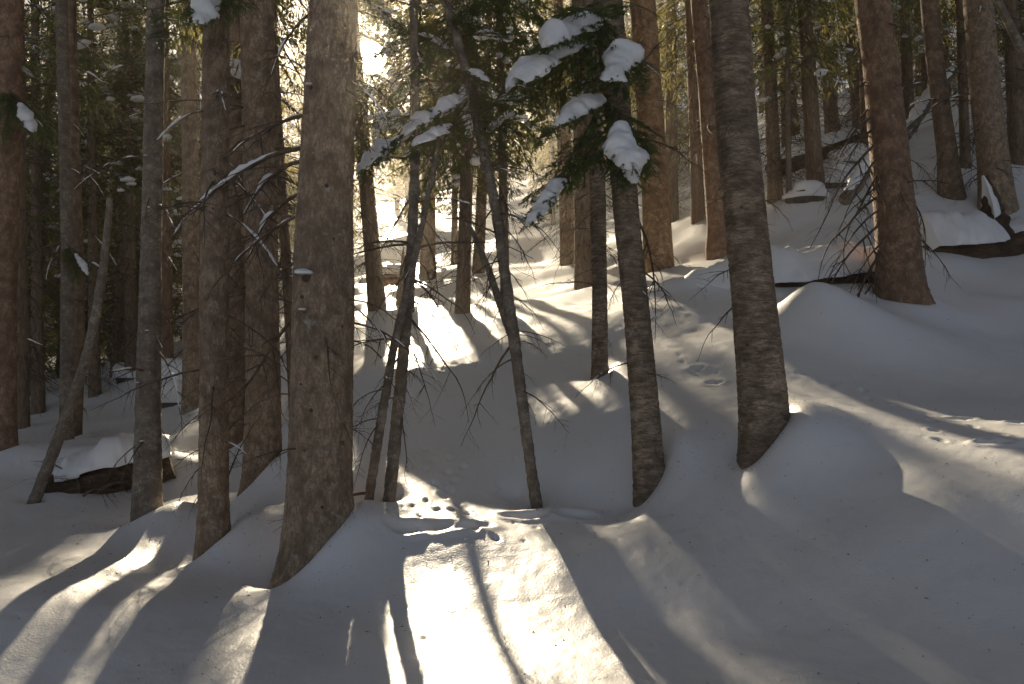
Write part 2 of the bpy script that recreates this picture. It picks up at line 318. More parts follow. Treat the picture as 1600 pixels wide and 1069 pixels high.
# ------------------------------------------------------------------ trees that stand near enough to be told apart
# name, label, distance, path of the trunk [(photo x, photo y, width)] from the snow upwards, bark, detail, height, crown start above base, drift (kx, ky, sigma, dip)
SP = 'spruce_tree'
NEAR = [
 dict(k='T9', label='thickest near trunk, flaky brown bark with a tuft of snow on a knot', Y=6.3, path=[(500,850,104),(500,760,100),(503,600,96),(506,400,92),(512,200,82),(521,0,76)], bark='flake', fine=3, ht=19, cs=9.0, drift=(1.5,-.1,.32,.05), **{'raise': .6}),
 dict(k='T5', label='slim grey brown trunk just left of the thickest trunk, snowy bough at its top', Y=7.0, path=[(334,840,45),(334,700,44),(335,500,43),(336,250,42),(338,0,41)], bark='flake', fine=2, ht=16, cs=8.5, drift=(1.0,-.1,.3,.03)),
 dict(k='T3', label='slim lichen spotted trunk standing at the end of the fallen rotten log', Y=8.0, path=[(230,800,40),(232,600,36),(236,400,31),(240,200,29),(244,0,27)], bark='grey', fine=2, ht=15, cs=8.0, drift=(.8,-.1,.3,.02)),
 dict(k='T7', label='medium brown trunk directly behind the gap left of the thickest trunk', Y=8.5, path=[(410,745,55),(411,600,52),(409,400,50),(404,200,50),(402,0,52)], bark='flake', fine=2, ht=18, cs=9.0, drift=(1.0,-.1,.35,.03)),
 dict(k='T1', label='brown trunk cut by the left picture edge', Y=10.0, path=[(6,700,34),(8,500,33),(12,250,34),(17,0,35)], bark='red', fine=1, ht=18, cs=9, drift=(.4,0,.3,.02)),
 dict(k='T2', label='thin pale trunk crossed at its foot by the leaning dead stem', Y=10.6, path=[(104,690,19),(105,550,20),(106,400,19),(101,200,18),(96,0,18)], bark='grey', fine=1, ht=14, cs=7, drift=(.3,0,.25,.02)),
 dict(k='T2b', label='thin trunk slanting behind the pale trunk left of the rotten log', Y=11.4, path=[(118,672,17),(124,560,16),(124,440,15),(118,250,14),(112,0,13)], bark='dark', fine=1, ht=13, cs=7, drift=(.4,0,.25,.02)),
 dict(k='T6', label='shaded brown trunk half hidden between two nearer trunks', Y=10.4, path=[(368,705,30),(368,500,29),(366,250,27),(365,0,26)], bark='dark', fine=1, ht=17, cs=8, drift=(.5,0,.3,.02)),
 dict(k='T4', label='straight sunlit edged trunk in the gap above the dark root hollow', Y=12.6, path=[(299,652,27),(299,500,26),(297,250,25),(294,0,24)], bark='flake', fine=1, ht=17, cs=8, drift=(.3,0,.3,.0)),
 dict(k='T13', label='scaly brown trunk leaning left, snow clumps hanging before its top', Y=6.8, path=[(1016,760,46),(1008,650,45),(996,500,42),(980,350,41),(966,180,42),(950,0,46)], bark='scale', fine=3, ht=16, cs=8.5, drift=(.7,-.2,.32,.06)),
 dict(k='T16', label='broad scaly trunk leaning left in the snow mound, right half of picture', Y=6.5, path=[(1196,690,72),(1190,600,74),(1176,450,66),(1160,300,66),(1148,150,64),(1138,0,62)], bark='scale', fine=3, ht=18, cs=9.0, drift=(.9,-.2,.38,.07)),
 dict(k='T12', label='slender trunk rising behind the lit snow mound, left of the scaly leaning trunk', Y=9.2, path=[(937,588,24),(937,450,24),(934,300,25),(928,150,24),(922,0,24)], bark='scale', fine=2, ht=14, cs=8, drift=(.2,-.1,.25,.02)),
 dict(k='T14', label='orange lit trunk with pale bark behind the scaly trunk', Y=15.0, path=[(1031,448,46),(1024,300,43),(1014,150,42),(1004,0,42)], bark='orange_lit', fine=1, ht=18, cs=8, drift=(.2,-.1,.4,.02)),
 dict(k='T15', label='reddish trunk just left of the broad scaly trunk', Y=15.6, path=[(1122,365,30),(1112,250,27),(1102,120,26),(1092,0,26)], bark='red', fine=1, ht=17, cs=8, drift=(.2,-.1,.3,.02)),
 dict(k='T19', label='reddish brown trunk with sunlit left edge and fan of dead branches', Y=11.0, path=[(1408,448,66),(1400,350,63),(1388,220,57),(1376,100,54),(1362,0,52)], bark='red', fine=2, ht=18, cs=8.5, drift=(.4,-.1,.4,.03)),
 dict(k='T20', label='dark curved trunk on the snow terrace right of the reddish brown trunk', Y=17.0, path=[(1487,308,36),(1480,240,30),(1468,150,27),(1458,70,26),(1452,0,26)], bark='dark', fine=1, ht=16, cs=7, drift=(.3,-.1,.35,.02)),
 dict(k='T21', label='shaded trunk rising behind the snowy upturned stump', Y=16.3, path=[(1560,330,50),(1552,250,46),(1540,150,44),(1528,0,42)], bark='flake', fine=1, ht=17, cs=7.5, drift=(.3,-.1,.4,.02)),
 dict(k='T10b', label='taller of two thin bare stems beside the thickest trunk', Y=6.9, path=[(609,775,18),(618,680,19),(630,560,18),(641,430,17),(649,250,15),(648,100,14),(646,0,13)], bark='grey', fine=2, ht=8.5, cs=5, drift=(.2,-.1,.2,.02), thin=1),
 dict(k='T10a', label='thinner crooked stem leaning across the taller bare stem', Y=6.75, path=[(574,800,13),(582,740,15),(595,660,14),(612,560,13),(632,470,12),(655,370,10),(678,265,8),(690,190,6)], bark='grey', fine=2, ht=0, cs=0, drift=(.2,-.1,.2,.02), thin=1, end=1),
 dict(k='T11', label='thin leaning young spruce carrying snow laden boughs in picture centre', Y=7.0, path=[(836,775,17),(828,720,17),(815,620,17),(802,520,19),(789,430,17),(776,330,17),(752,220,16),(728,110,15),(696,0,14)], bark='grey', fine=2, ht=8.5, cs=6, drift=(.2,-.3,.25,.05), thin=1),
 dict(k='T11b', label='short dead stem leaning against the young spruce', Y=7.25, path=[(799,522,14),(780,470,13),(765,425,11),(748,385,9),(730,345,6)], bark='grey', fine=2, ht=0, cs=0, drift=(0,0,.2,0), thin=1, end=1, foot=(806,548,7.12)),
 dict(k='TL', label='leaning dead stem planted left of the rotten log', Y=8.7, path=[(54,782,16),(80,715,17),(108,640,16),(135,560,15),(152,480,14),(164,400,12),(172,310,9)], bark='grey', fine=2, ht=0, cs=0, drift=(.1,0,.2,.02), thin=1, end=1),
 dict(k='T22', label='thin sunlit stem slanting across the upper right corner', Y=11.5, path=[(1690,235,18),(1640,155,17),(1600,85,15),(1575,35,13),(1550,-20,12),(1500,-110,8)], bark='grey', fine=1, ht=0, cs=0, drift=(0,0,.2,0), thin=1, end=1),
]
BY = {t['k']: t for t in NEAR}
for t in NEAR:
    b = unp(t['path'][0][0], t['path'][0][1], t['Y']); t['base'] = b
    kx, ky, sg, dip = t['drift']; dip = dip - kx * t['path'][0][2] * .5 * t['Y'] / F * t.get('raise', .9)
    TILTS.append((b[0], b[1], sg, kx, ky, dip)); WELLS[(b[0], b[1])] = t['path'][0][2] * .5 * t['Y'] / F
# animal tracks, boot holes and clods
def trail(path, step, r0, wob, depth=(.3, .55)):
    P = [hit(*p) for p in path]; k = 0
    for a, b in zip(P[:-1], P[1:]):
        n = max(1, int(np.linalg.norm(b - a) / step)); d = (b - a)[:2] / np.linalg.norm((b - a)[:2]); an = math.atan2(d[1], d[0])
        for i in range(n):
            q = a + (b - a) * (i + .5) / n; k += 1; sd = (k % 2 * 2 - 1) * wob
            s = r0 * random.uniform(.75, 1.2)
            DENTS.append((q[0] - d[1] * sd + random.gauss(0, .02), q[1] + d[0] * sd + random.gauss(0, .02), s, s * random.uniform(.5, .75), an + random.gauss(0, .3), s * random.uniform(*depth), s * random.uniform(.05, .12)))
trail([(650,700),(672,728),(690,760),(715,790),(742,822),(770,850)], .13, .05, .05)
trail([(640,690),(700,705),(770,712),(840,716),(900,690)], .12, .04, .04)
trail([(720,700),(708,745),(672,790),(650,830)], .15, .045, .05)
trail([(760,735),(800,760),(845,800),(900,808)], .14, .04, .04)
trail([(1045,556),(1090,572),(1130,596)], .15, .045, .06)
trail([(1225,580),(1265,592),(1330,604),(1400,640)], .2, .06, .06)
trail([(1405,640),(1460,655),(1520,672),(1600,705)], .17, .06, .09)
trail([(1440,668),(1500,690),(1560,690),(1600,680)], .19, .055, .08)
for (px, py, r, d) in [(1555,692,.10,.06),(1500,655,.09,.04),(1590,660,.08,.04),(690,822,.20,.04),(640,826,.15,.035),(740,822,.14,.04),(1115,598,.08,.04),(1090,575,.07,.04),(900,805,.14,.05),(820,806,.15,.06)]:
    p = hit(px, py)
    DENTS.append((p[0], p[1], r, r * .55, random.uniform(-.3, .3), d, d * .35))

for _ in range(220):                          # drip pits under the branches
    t = random.choice(NEAR); a = random.uniform(0, 6.28); d = random.uniform(.3, 1.6); s = random.uniform(.012, .028)
    DENTS.append((t['base'][0] + math.cos(a) * d, t['base'][1] + math.sin(a) * d - .3, s, s, 0, s * .5, 0))
def polar_axis():
    fine = np.radians(np.linspace(-39, 39, 640))
    side = np.radians(np.linspace(39, 180, 48)[1:])
    return np.concatenate([-side[::-1], fine, side[:-1]])
AZ = polar_axis()
RR = np.concatenate([np.geomspace(.4, 3.0, 40)[:-1], np.geomspace(3.0, 13.0, 330)[:-1], np.geomspace(13, 118, 110)])
A2, R2 = np.meshgrid(AZ, RR)
GX, GY = R2 * np.sin(A2), R2 * np.cos(A2)
GZ = H(GX, GY)
nr, na = GX.shape
i = np.arange(nr - 1)[:, None] * na; j = np.arange(na)[None]; j2 = (j + 1) % na
gq = np.stack([i + j, i + na + j, i + na + j2, i + j2], -1).reshape(-1, 4)[:, ::-1]
gv = np.stack([GX, GY, GZ], -1).reshape(-1, 3)
cz = H(np.array([0.0]), np.array([0.0]), False)[0]
ctr = np.array([[0, 0, cz]]); k0 = len(gv)
gv = np.concatenate([gv, ctr]); gt = np.stack([np.arange(na), np.roll(np.arange(na), -1), np.full(na, k0)], -1)[:, ::-1]
ground = link('snow_ground', make_mesh('snow_ground', gv, [gq, gt], M_SNOW))
tag(ground, 'smooth snow slope with drifts and animal tracks', 'snow', kind='structure')

# ------------------------------------------------------------------ trunks
BARK = dict(flake=M_BARK_FLAKE, scale=M_BARK_SCALE, red=M_BARK_RED, orange_lit=M_BARK_SUNLIT, grey=M_BARK_GREY, dark=M_BARK_DARK)
def trunk_mesh(name, P, R, base, mat, fine, style, zfine):
    """P (n,3) world points up the axis, R radii; rings closer together where the photo looks"""
    P = np.asarray(P); R = np.asarray(R)
    s = np.concatenate([[0], np.cumsum(np.linalg.norm(np.diff(P, axis=0), axis=1))])
    dz = {3: .014, 2: .03, 1: .08, 0: .3}[fine]; k = {3: 96, 2: 48, 1: 24, 0: 10}[fine]
    ss = np.concatenate([np.arange(0, min(zfine, s[-1]), dz), np.linspace(min(zfine, s[-1]), s[-1], 30)])
    # smooth interpolation of the path
    def interp(v):
        v = np.interp(ss, s, v)
        w = max(3, int(.35 / dz)); ker = np.ones(w) / w
        n = np.searchsorted(ss, zfine)
        vv = np.pad(v[:n], (w, w), mode='reflect', reflect_type='odd'); v[:n] = np.convolve(vv, ker, 'same')[w:-w]
        return v
    cx, cy, cz, rr = interp(P[:, 0]), interp(P[:, 1]), interp(P[:, 2]), interp(R)
    th = np.arange(k) / k * 2 * np.pi
    T, Z = np.meshgrid(th, cz); RRr = rr[:, None] * np.ones_like(T)
    X = np.cos(T) * RRr; Yy = np.sin(T) * RRr
    sd = abs(hash(name)) % 50 if False else (sum(map(ord, name)) % 50)
    zr = np.clip(Z - base[2] + .25, 0, 9)
    RRr = RRr * (1 + (.30 * np.exp(-zr / .22) * (1 + .55 * noise3(np.cos(T) * 1.6 + sd, np.sin(T) * 1.6, 3.3)) if rr[0] > .06 else 0))
    X = np.cos(T) * RRr; Yy = np.sin(T) * RRr
    d = .035 * RRr * noise3(np.cos(T) * 1.2 + sd, np.sin(T) * 1.2, Z * 1.3)
    if fine >= 2:
        if style == 'scale':
            cell = noise3(X * 22 + sd, Yy * 22, Z * 75) ; fl = noise3(X * 60 + sd, Yy * 60, Z * 130)
            cell2 = noise3(X * 34 + sd, Yy * 34, Z * 46)
            d += .0035 * np.clip(cell, -.6, .5) + .003 * np.clip(cell2, -.5, .6) + .0022 * fl
        else:
            cell = noise3(X * 38 + sd, Yy * 38, Z * 26); fl = noise3(X * 90 + sd, Yy * 90, Z * 70)
            d += .0085 * np.clip(cell, -.4, .4) + .0035 * fl
    V = np.stack([cx[:, None] + np.cos(T) * (RRr + d), cy[:, None] + np.sin(T) * (RRr + d), Z + 0 * T], -1)
    n = len(ss); i = np.arange(n - 1)[:, None] * k; j = np.arange(k)[None]; j2 = (j + 1) % k
    q = np.stack([i + j, i + j2, i + k + j2, i + k + j], -1).reshape(-1, 4)
    return make_mesh(name, V.reshape(-1, 3) - base, q, mat)

for t in NEAR:
    root = link('dead_stem' if t.get('end') else 'spruce_tree', None); root.location = t['base']; t['root'] = root
    tag(root, t['label'], 'stem' if t.get('end') else 'tree', 'thin bare stems' if t.get('end') else 'near tree trunks')
    pts_ = [unp(px, py, t['Y']) for px, py, w in t['path']]
    rad_ = [w * .5 * t['Y'] / F for px, py, w in t['path']]
    d0 = pts_[0] - pts_[1]; d0 = d0 / np.linalg.norm(d0)
    P = [pts_[0] + d0 * .9] + pts_; R = [rad_[0] * 1.18] + rad_
    R[1] *= 1.06
    if t.get('foot'): P[0] = unp(*t['foot']) ; R[0] = rad_[0]*.8
    if t.get('end'):
        t['P'] = np.array(P); t['R'] = np.array(R); o_ = np.argsort(t['P'][:, 2]); t['P'] = t['P'][o_]; t['R'] = t['R'][o_]
        link('trunk', trunk_mesh('trunk_' + t['k'], P, R, t['base'], BARK[t['bark']], t['fine'], t['bark'], 99), root)
        continue
    top = pts_[-1]; dv = (pts_[-1] - pts_[-2]); dv = dv / np.linalg.norm(dv)
    L = t['ht'] - (top[2] - t['base'][2])
    P.append(top + (dv * .5 + np.array([0, 0, .5])) * L * .5); R.append(rad_[-1] * .6)
    P.append(top + (dv * .4 + np.array([0, 0, .6])) * L); R.append(.02)
    t['P'] = np.array(P); t['R'] = np.array(R)
    m = trunk_mesh('trunk_' + t['k'], P, R, t['base'], BARK[t['bark']], t['fine'], t['bark'], (top[2] - t['base'][2]) + 1.4)
    link('trunk', m, root)
# ------------------------------------------------------------------ dead branches: eight shapes, one metre long along +X
def dead_branch(seed, nsub=9, droop=.25, k=5, rad=.0125, sublen=.42, fork=True):
    r = random.Random(seed); g = Geo()
    n = 12; x = np.linspace(0, 1, n)
    wob = np.cumsum([r.gauss(0, .012) for _ in range(n)]); wob2 = np.cumsum([r.gauss(0, .015) for _ in range(n)])
    ax = np.stack([x, wob2 * x, -droop * x ** 1.7 + wob * x + .05 * np.sin(x * 3)], -1)
    rr = rad * (1 - .82 * x)
    g.tube(ax, rr, k)
    for i in range(nsub):
        f = r.uniform(.22, .97); p = np.array([np.interp(f, x, ax[:, c]) for c in range(3)])
        side = r.choice((-1, 1)); L = sublen * r.uniform(.3, 1) * (1.15 - .7 * f)
        d = np.array([r.uniform(.25, .8), side * r.uniform(.5, 1), r.uniform(-.75, .15)]); d /= np.linalg.norm(d)
        t = np.linspace(0, 1, 6); bend = np.array([r.gauss(0, .1), r.gauss(0, .1), -.28])
        pp = p + d * L * t[:, None] + bend * L * (t[:, None] ** 2)
        r0 = np.interp(f, x, rr) * .62
        g.tube(pp, r0 * (1 - .75 * t), 4)
        if fork:
            for _ in range(r.randint(1, 3)):
                q = pp[r.randint(1, 4)]; d2 = d + np.array([r.gauss(0, .5), r.gauss(0, .5), r.gauss(-.25, .3)]); d2 /= np.linalg.norm(d2)
                t3 = np.linspace(0, 1, 4); L2 = L * r.uniform(.25, .6)
                g.tube(q + d2 * L2 * t3[:, None] + np.array([0, 0, -.12 * L2]) * (t3[:, None] ** 2), r0 * .5 * (1 - .7 * t3), 3)
    return g.mesh('dead_branch', M_TWIG), ax, rr
DEAD = [dead_branch(100 + i, nsub=[6, 9, 12, 8, 11, 7, 10, 5][i], droop=[.15, .3, .4, .22, .5, .1, .35, .28][i]) for i in range(8)]
def branch_snow(idx, seed):
    _, ax, rr = DEAD[idx]; r = random.Random(seed); g = Geo(); x = np.linspace(0, 1, len(ax))
    f = np.linspace(.05, r.uniform(.7, .95), 40)
    p = np.stack([np.interp(f, x, ax[:, c]) for c in range(3)], -1)
    w = (.0025 + .014 * np.clip(noise3(f * 7 + seed * .7, seed, 0) + .25, 0, 1) + .004 * noise3(f * 31, seed, 3)).clip(.0015, .04) * np.maximum(np.sin(np.linspace(.05, math.pi - .05, 40)), .02) ** .4
    p[:, 2] += w * .7 + np.interp(f, x, rr) * .2
    g.tube(p, w, 7)
    return g.mesh('branch_snow', M_CAP)
DEAD_SNOW = [branch_snow(i, 300 + i) for i in range(8)]
def frame(p0, p1, roll=0.0, scale=None):
    """matrix taking +X to p0->p1 with Z kept up"""
    d = Vector(p1) - Vector(p0); L = d.length; x = d.normalized()
    up = Vector((0, 0, 1))
    y = up.cross(x)
    if y.length < 1e-3: y = Vector((0, 1, 0))
    y.normalize(); z = x.cross(y)
    m = Matrix((x, y, z)).transposed()
    m = m @ Matrix.Rotation(roll, 3, 'X')
    s = L if scale is None else scale
    M = (m * 1.0).to_4x4()
    M = Matrix.Translation(Vector(p0)) @ M @ Matrix.Diagonal((s, s, s, 1))
    return M
def add_branch(root, base, p0, p1, idx=None, snow=False, roll=None, fat=1.0):
    idx = random.randrange(8) if idx is None else idx
    roll = random.uniform(-.6, .6) if roll is None else roll
    M = frame(np.asarray(p0) - base, np.asarray(p1) - base, roll if not snow else roll * .2)
    L = (Vector(p1) - Vector(p0)).length
    f = fat / max(L, .5) ** .5
    M = M @ Matrix.Diagonal((1, 1, 1, 1))
    o = link('branch', DEAD[idx][0], root, M)
    if snow: link('snow', DEAD_SNOW[idx], o)
    return o
def axis_at(t, z):
    P = t['P']; return np.array([np.interp(z, P[:, 2], P[:, c]) for c in range(3)])

# ------------------------------------------------------------------ live boughs with real needles (near) and with sprays (far)
def needle_bough(seed, fan=.42, droop=.3):
    r = np.random.default_rng(seed); g = Geo()
    n = 10; x = np.linspace(0, 1, n)
    ax = np.stack([x, np.cumsum(r.normal(0, .012, n)) * x, -droop * x ** 1.6], -1)
    g.tube(ax, .011 * (1 - .8 * x), 5, 0)
    segs = [(ax[3], ax[6]), (ax[6], ax[9])]
    for i in range(26):
        f = .12 + .86 * (i + r.random()) / 26; p = np.array([np.interp(f, x, ax[:, c]) for c in range(3)])
        sd = 1 if i % 2 else -1
        L = fan * (1.08 - f) ** .6 * (.35 + .65 * min(1, f * 3)) * r.uniform(.7, 1.15)
        d = np.array([r.uniform(.45, .8), sd * r.uniform(.7, 1), r.uniform(-.5, .05)]); d /= np.linalg.norm(d)
        t = np.linspace(0, 1, 5); pp = p + d * L * t[:, None] + np.array([0, 0, -.3 * L]) * t[:, None] ** 2
        g.tube(pp, .0038 * (1 - .6 * t), 3, 0)
        segs += [(pp[1], pp[2]), (pp[2], pp[3]), (pp[3], pp[4])]
        for k in range(int(3 + 9 * L)):
            ff = r.uniform(.15, .95); q = p + d * L * ff + np.array([0, 0, -.3 * L * ff * ff])
            d2 = d + np.array([r.normal(0, .45), r.normal(0, .45), r.normal(-.35, .25)]); d2 /= np.linalg.norm(d2)
            segs.append((q, q + d2 * r.uniform(.05, .12)))
    A = np.array([s[0] for s in segs]); B = np.array([s[1] for s in segs])
    ln = np.linalg.norm(B - A, axis=1); cnt = np.maximum(6, (ln * 420).astype(int))
    idx = np.repeat(np.arange(len(segs)), cnt); N = len(idx)
    f = r.random(N); p = A[idx] + (B - A)[idx] * f[:, None]
    d = (B - A)[idx] / ln[idx][:, None]
    rnd = r.normal(0, 1, (N, 3)); rad = rnd - (rnd * d).sum(1)[:, None] * d; rad /= np.linalg.norm(rad, axis=1)[:, None]
    nd_ = d * .65 + rad * .8; nd_ /= np.linalg.norm(nd_, axis=1)[:, None]
    w = np.cross(nd_, r.normal(0, 1, (N, 3))); w /= np.linalg.norm(w, axis=1)[:, None]
    Ln = r.uniform(.014, .024, N)[:, None]
    v = np.stack([p - w * .003, p + w * .003, p + nd_ * Ln], 1).reshape(-1, 3)
    g.add(v, t=np.arange(3 * N).reshape(-1, 3), m=1)
    return g.mesh('needle_bough', [M_TWIG, M_NEEDLE], smooth=False), ax
BOUGH = [needle_bough(40 + i, fan=[.42, .36, .5, .4, .46][i], droop=[.3, .18, .4, .25, .5][i]) for i in range(5)]
def far_bough(seed, nspray=110):
    """returns stem tube and spray quads for a one metre bough along +X"""
    r = np.random.default_rng(seed); g = Geo()
    x = np.linspace(0, 1, 6); dr = r.uniform(.15, .45)
    ax = np.stack([x, r.normal(0, .03) * x, .1 * x - dr * x ** 1.7], -1)
    g.tube(ax, .012 * (1 - .8 * x), 3, 0)
    V = []
    for i in range(nspray):
        f = r.uniform(.15, 1); p = np.array([np.interp(f, x, ax[:, c]) for c in range(3)])
        sd = r.choice((-1, 1)); reach = .42 * (1.1 - f) ** .6 * r.random() ** .7
        q = p + np.array([reach * .55, sd * reach * .85, -.38 * reach * r.random() - .05 * r.random()])
        d = np.array([r.uniform(.2, .9), sd * r.uniform(0, 1), r.uniform(-1.1, .1)]); d /= np.linalg.norm(d)
        L = r.uniform(.05, .13); w = np.cross(d, r.normal(0, 1, 3)); w /= np.linalg.norm(w); w *= r.uniform(.006, .014)
        V += [q, q + d * L * .4 + w, q + d * L, q + d * L * .4 - w]
    V = np.array(V); g.add(V, q=np.arange(len(V)).reshape(-1, 4), m=1)
    return np.concatenate(g.v), np.concatenate(g.q), np.concatenate(g.qm), ax
FARB = [far_bough(70 + i) for i in range(6)]
def blob(seed, nu=9, nv=6):
    """lumpy snow cushion, unit sized, flat below"""
    r = np.random.default_rng(seed); u = np.arange(nu) / nu * 2 * np.pi; ph = np.linspace(0, np.pi, nv + 2)[1:-1]
    U, Pp = np.meshgrid(u, ph); rad = 1 + .28 * noise3(np.cos(U) * np.sin(Pp) * 1.6 + seed, np.sin(U) * np.sin(Pp) * 1.6, np.cos(Pp) * 1.6)
    X, Y, Z = rad * np.cos(U) * np.sin(Pp), rad * np.sin(U) * np.sin(Pp), rad * np.cos(Pp)
    Z = np.where(Z < 0, Z * .35, Z)
    v = np.concatenate([np.stack([X, Y, Z], -1).reshape(-1, 3), [[0, 0, 1.0], [0, 0, -.35]]])
    i = np.arange(nv - 1)[:, None] * nu; j = np.arange(nu)[None]; j2 = (j + 1) % nu
    q = np.stack([i + j, i + nu + j, i + nu + j2, i + j2], -1).reshape(-1, 4)
    k = np.arange(nu); t = np.concatenate([np.stack([k, (k + 1) % nu, np.full(nu, nu * nv)], -1), np.stack([(k + 1) % nu + (nv - 1) * nu, k + (nv - 1) * nu, np.full(nu, nu * nv + 1)], -1)])
    return v, q, t
BLOBS = [blob(i) for i in range(8)]
BLOBS_FINE = [blob(20 + i, 26, 18) for i in range(8)]
def crown_mesh(seed, hgt=11.0, rmax=1.9, nb=120, snowy=.35, low_thin=.5):
    r = np.random.default_rng(seed); V, Q, MM = [], [], []; n = 0; sg = Geo()
    for i in range(nb):
        h = hgt * (i + r.random()) / nb; f = h / hgt
        if f < .25 and r.random() < low_thin * (1 - f / .25): continue
        L = rmax * (1 - f) ** .75 * r.uniform(.6, 1.1) * (1 if f > .1 else .8) + .15
        v, q, qm, ax = FARB[r.integers(6)]
        a = r.uniform(0, 6.283); tl = .25 - .75 * (1 - f) * r.uniform(.5, 1.1)
        s = L; ca, sa, ct, st = math.cos(a), math.sin(a), math.cos(tl), math.sin(tl)
        def tr(v):
            x, y, z = v[:, 0] * s, v[:, 1] * s * 1.0, v[:, 2] * s
            x, z = x * ct - z * st, x * st + z * ct
            return np.stack([x * ca - y * sa, x * sa + y * ca, z + h], -1)
        V.append(tr(v)); Q.append(q + n); MM.append(qm); n += len(v)
        if r.random() < snowy:
            for _ in range(r.integers(1, 4)):
                c = np.array([[np.interp(r.uniform(.4, .98), np.linspace(0, 1, 6), ax[:, k]) for k in range(3)]])
                c[0, 1] += r.normal(0, .08)
                bv, bq, bt = BLOBS[r.integers(8)]; sz = r.uniform(.05, .13) * min(1, L)
                w = bv * np.array([sz * 1.5, sz, sz * .7]); w = np.stack([w[:, 0] * ca - w[:, 1] * sa, w[:, 0] * sa + w[:, 1] * ca, w[:, 2]], -1)
                sg.add(w + tr(c) + [0, 0, sz * .2], q=bq, t=bt)
    me = make_mesh('crown', np.concatenate(V), np.concatenate(Q), [M_TWIG, M_NEEDLE_FAR], False, np.concatenate(MM))
    return me, sg.mesh('crown_snow', M_CAP), (np.concatenate(V), np.concatenate(Q), np.concatenate(MM))
CROWN = [crown_mesh(500 + i, nb=[150, 130, 170, 120, 160, 140][i], rmax=[1.9, 1.6, 2.2, 1.5, 2.0, 1.8][i]) for i in range(6)] + [crown_mesh(590, nb=300, rmax=1.75, low_thin=0.0, snowy=.3)]
def snag_mesh(seed, h0=.8, h1=6.0, n=95, L0=1.0):
    """dead lower branches of a distant trunk"""
    r = np.random.default_rng(seed); g = Geo()
    for i in range(n):
        z = r.uniform(h0, h1); a = r.uniform(0, 6.283); L = L0 * r.uniform(.35, 1.2); t = np.linspace(0, 1, 5)
        d = np.array([math.cos(a), math.sin(a), r.uniform(-.5, .1)]); pp = np.array([0, 0, z]) + d * L * t[:, None] + np.array([0, 0, -.3 * L]) * t[:, None] ** 2
        g.tube(pp, .011 * (1 - .7 * t), 3)
        for _ in range(5):
            q = pp[r.integers(1, 5)]; d2 = d + r.normal(0, .5, 3) + [0, 0, -.3]; d2 /= np.linalg.norm(d2); t2 = np.linspace(0, 1, 3)
            g.tube(q + d2 * L * r.uniform(.2, .45) * t2[:, None] + np.array([0, 0, -.08]) * t2[:, None] ** 2, .0058 * (1 - .6 * t2), 3)
    return g.mesh('dead_branches', M_TWIG)
SNAG = [snag_mesh(800 + i) for i in range(4)]

# ------------------------------------------------------------------ crowns and dead branches of the near trees
for n_, t in enumerate(NEAR):
    if t.get('thin'): continue
    base, root = t['base'], t['root']
    c = axis_at(t, base[2] + t['cs']); s = (t['ht'] - t['cs']) / 11.0
    M = Matrix.Translation(Vector(c - base)) @ Matrix.Rotation(n_ * 1.7, 4, 'Z') @ Matrix.Diagonal((1, 1, s, 1))
    cr = CROWN[n_ % 6]
    link('crown', cr[0], root, M); tag(link('snow', cr[1], root, M), kind='stuff')
def R_at(t, z):
    return float(np.interp(z, t['P'][:, 2], t['R']))
def near_branch(t, a, b, idx=None, snow=False, dY=0.0, roll=None):
    """a branch of a near tree from photo point a to photo point b; dY metres towards (-) or away from the viewer at its tip"""
    p0 = unp(a[0], a[1], t['Y']); ax = axis_at(t, p0[2]); p0 = ax + (p0 - ax) * .6
    p1 = unp(b[0], b[1], t['Y'] + dY)
    return add_branch(t['root'], t['base'], p0, p1, idx, snow, roll)
def random_branches(t, n, z0, z1, L0, L1, pitch=(-.7, .0), snow=.2, side=None):
    for _ in range(n):
        z = t['base'][2] + random.uniform(z0, z1); c = axis_at(t, z); r = R_at(t, z)
        a = random.uniform(0, 2 * math.pi) if side is None else random.gauss(side, .8)
        e = random.uniform(*pitch); L = random.uniform(L0, L1)
        d = np.array([math.cos(a) * math.cos(e), math.sin(a) * math.cos(e), math.sin(e)])
        p0 = c + d * np.array([1, 1, 0]) * r * .85
        add_branch(t['root'], t['base'], p0, p0 + d * L, snow=random.random() < snow)
T = BY
for a, b, sn in [((478,228),(268,292),1),((480,178),(330,226),1),((468,252),(352,272),1),((470,330),(318,420),1),((466,300),(350,345),1),((465,400),(380,470),0),((462,480),(352,590),0),((466,20),(395,95),1),
                 ((555,540),(600,520),0),((552,120),(640,150),0),((552,200),(600,235),0)]:
    near_branch(T['T9'], a, b, snow=bool(sn), dY=random.uniform(.2, 1.2))
for a, b in [((355,780),(392,640)),((352,690),(420,600)),((318,720),(255,790)),((318,760),(282,800)),((318,700),(262,712)),((316,640),(250,700))]:
    near_branch(T['T5'], a, b, dY=random.uniform(-.4, .5))
random_branches(T['T5'], 14, 1.0, 5.5, .5, 1.1, snow=.5)
random_branches(T['T3'], 16, 1.2, 5.5, .4, 1.0, snow=.4)
random_branches(T['T7'], 26, .6, 5.5, .5, 1.3, snow=.25)
random_branches(T['T9'], 9, 1.6, 4.6, .5, .9, snow=.3, side=0)
random_branches(T['T6'], 18, .8, 5.5, .5, 1.0, snow=.3)
random_branches(T['T4'], 18, .8, 6, .5, 1.1, snow=.3)
for k in ('T1', 'T2', 'T2b'): random_branches(T[k], 9, .8, 6, .5, 1.0, snow=.4)
for a, b in [((995,330),(1080,500)),((985,150),(1050,30)),((990,215),(1120,235)),((1000,420),(1075,470))]:
    near_branch(T['T13'], a, b, dY=random.uniform(0, .6))
random_branches(T['T13'], 9, 1.6, 4.4, .4, .8, snow=.2)
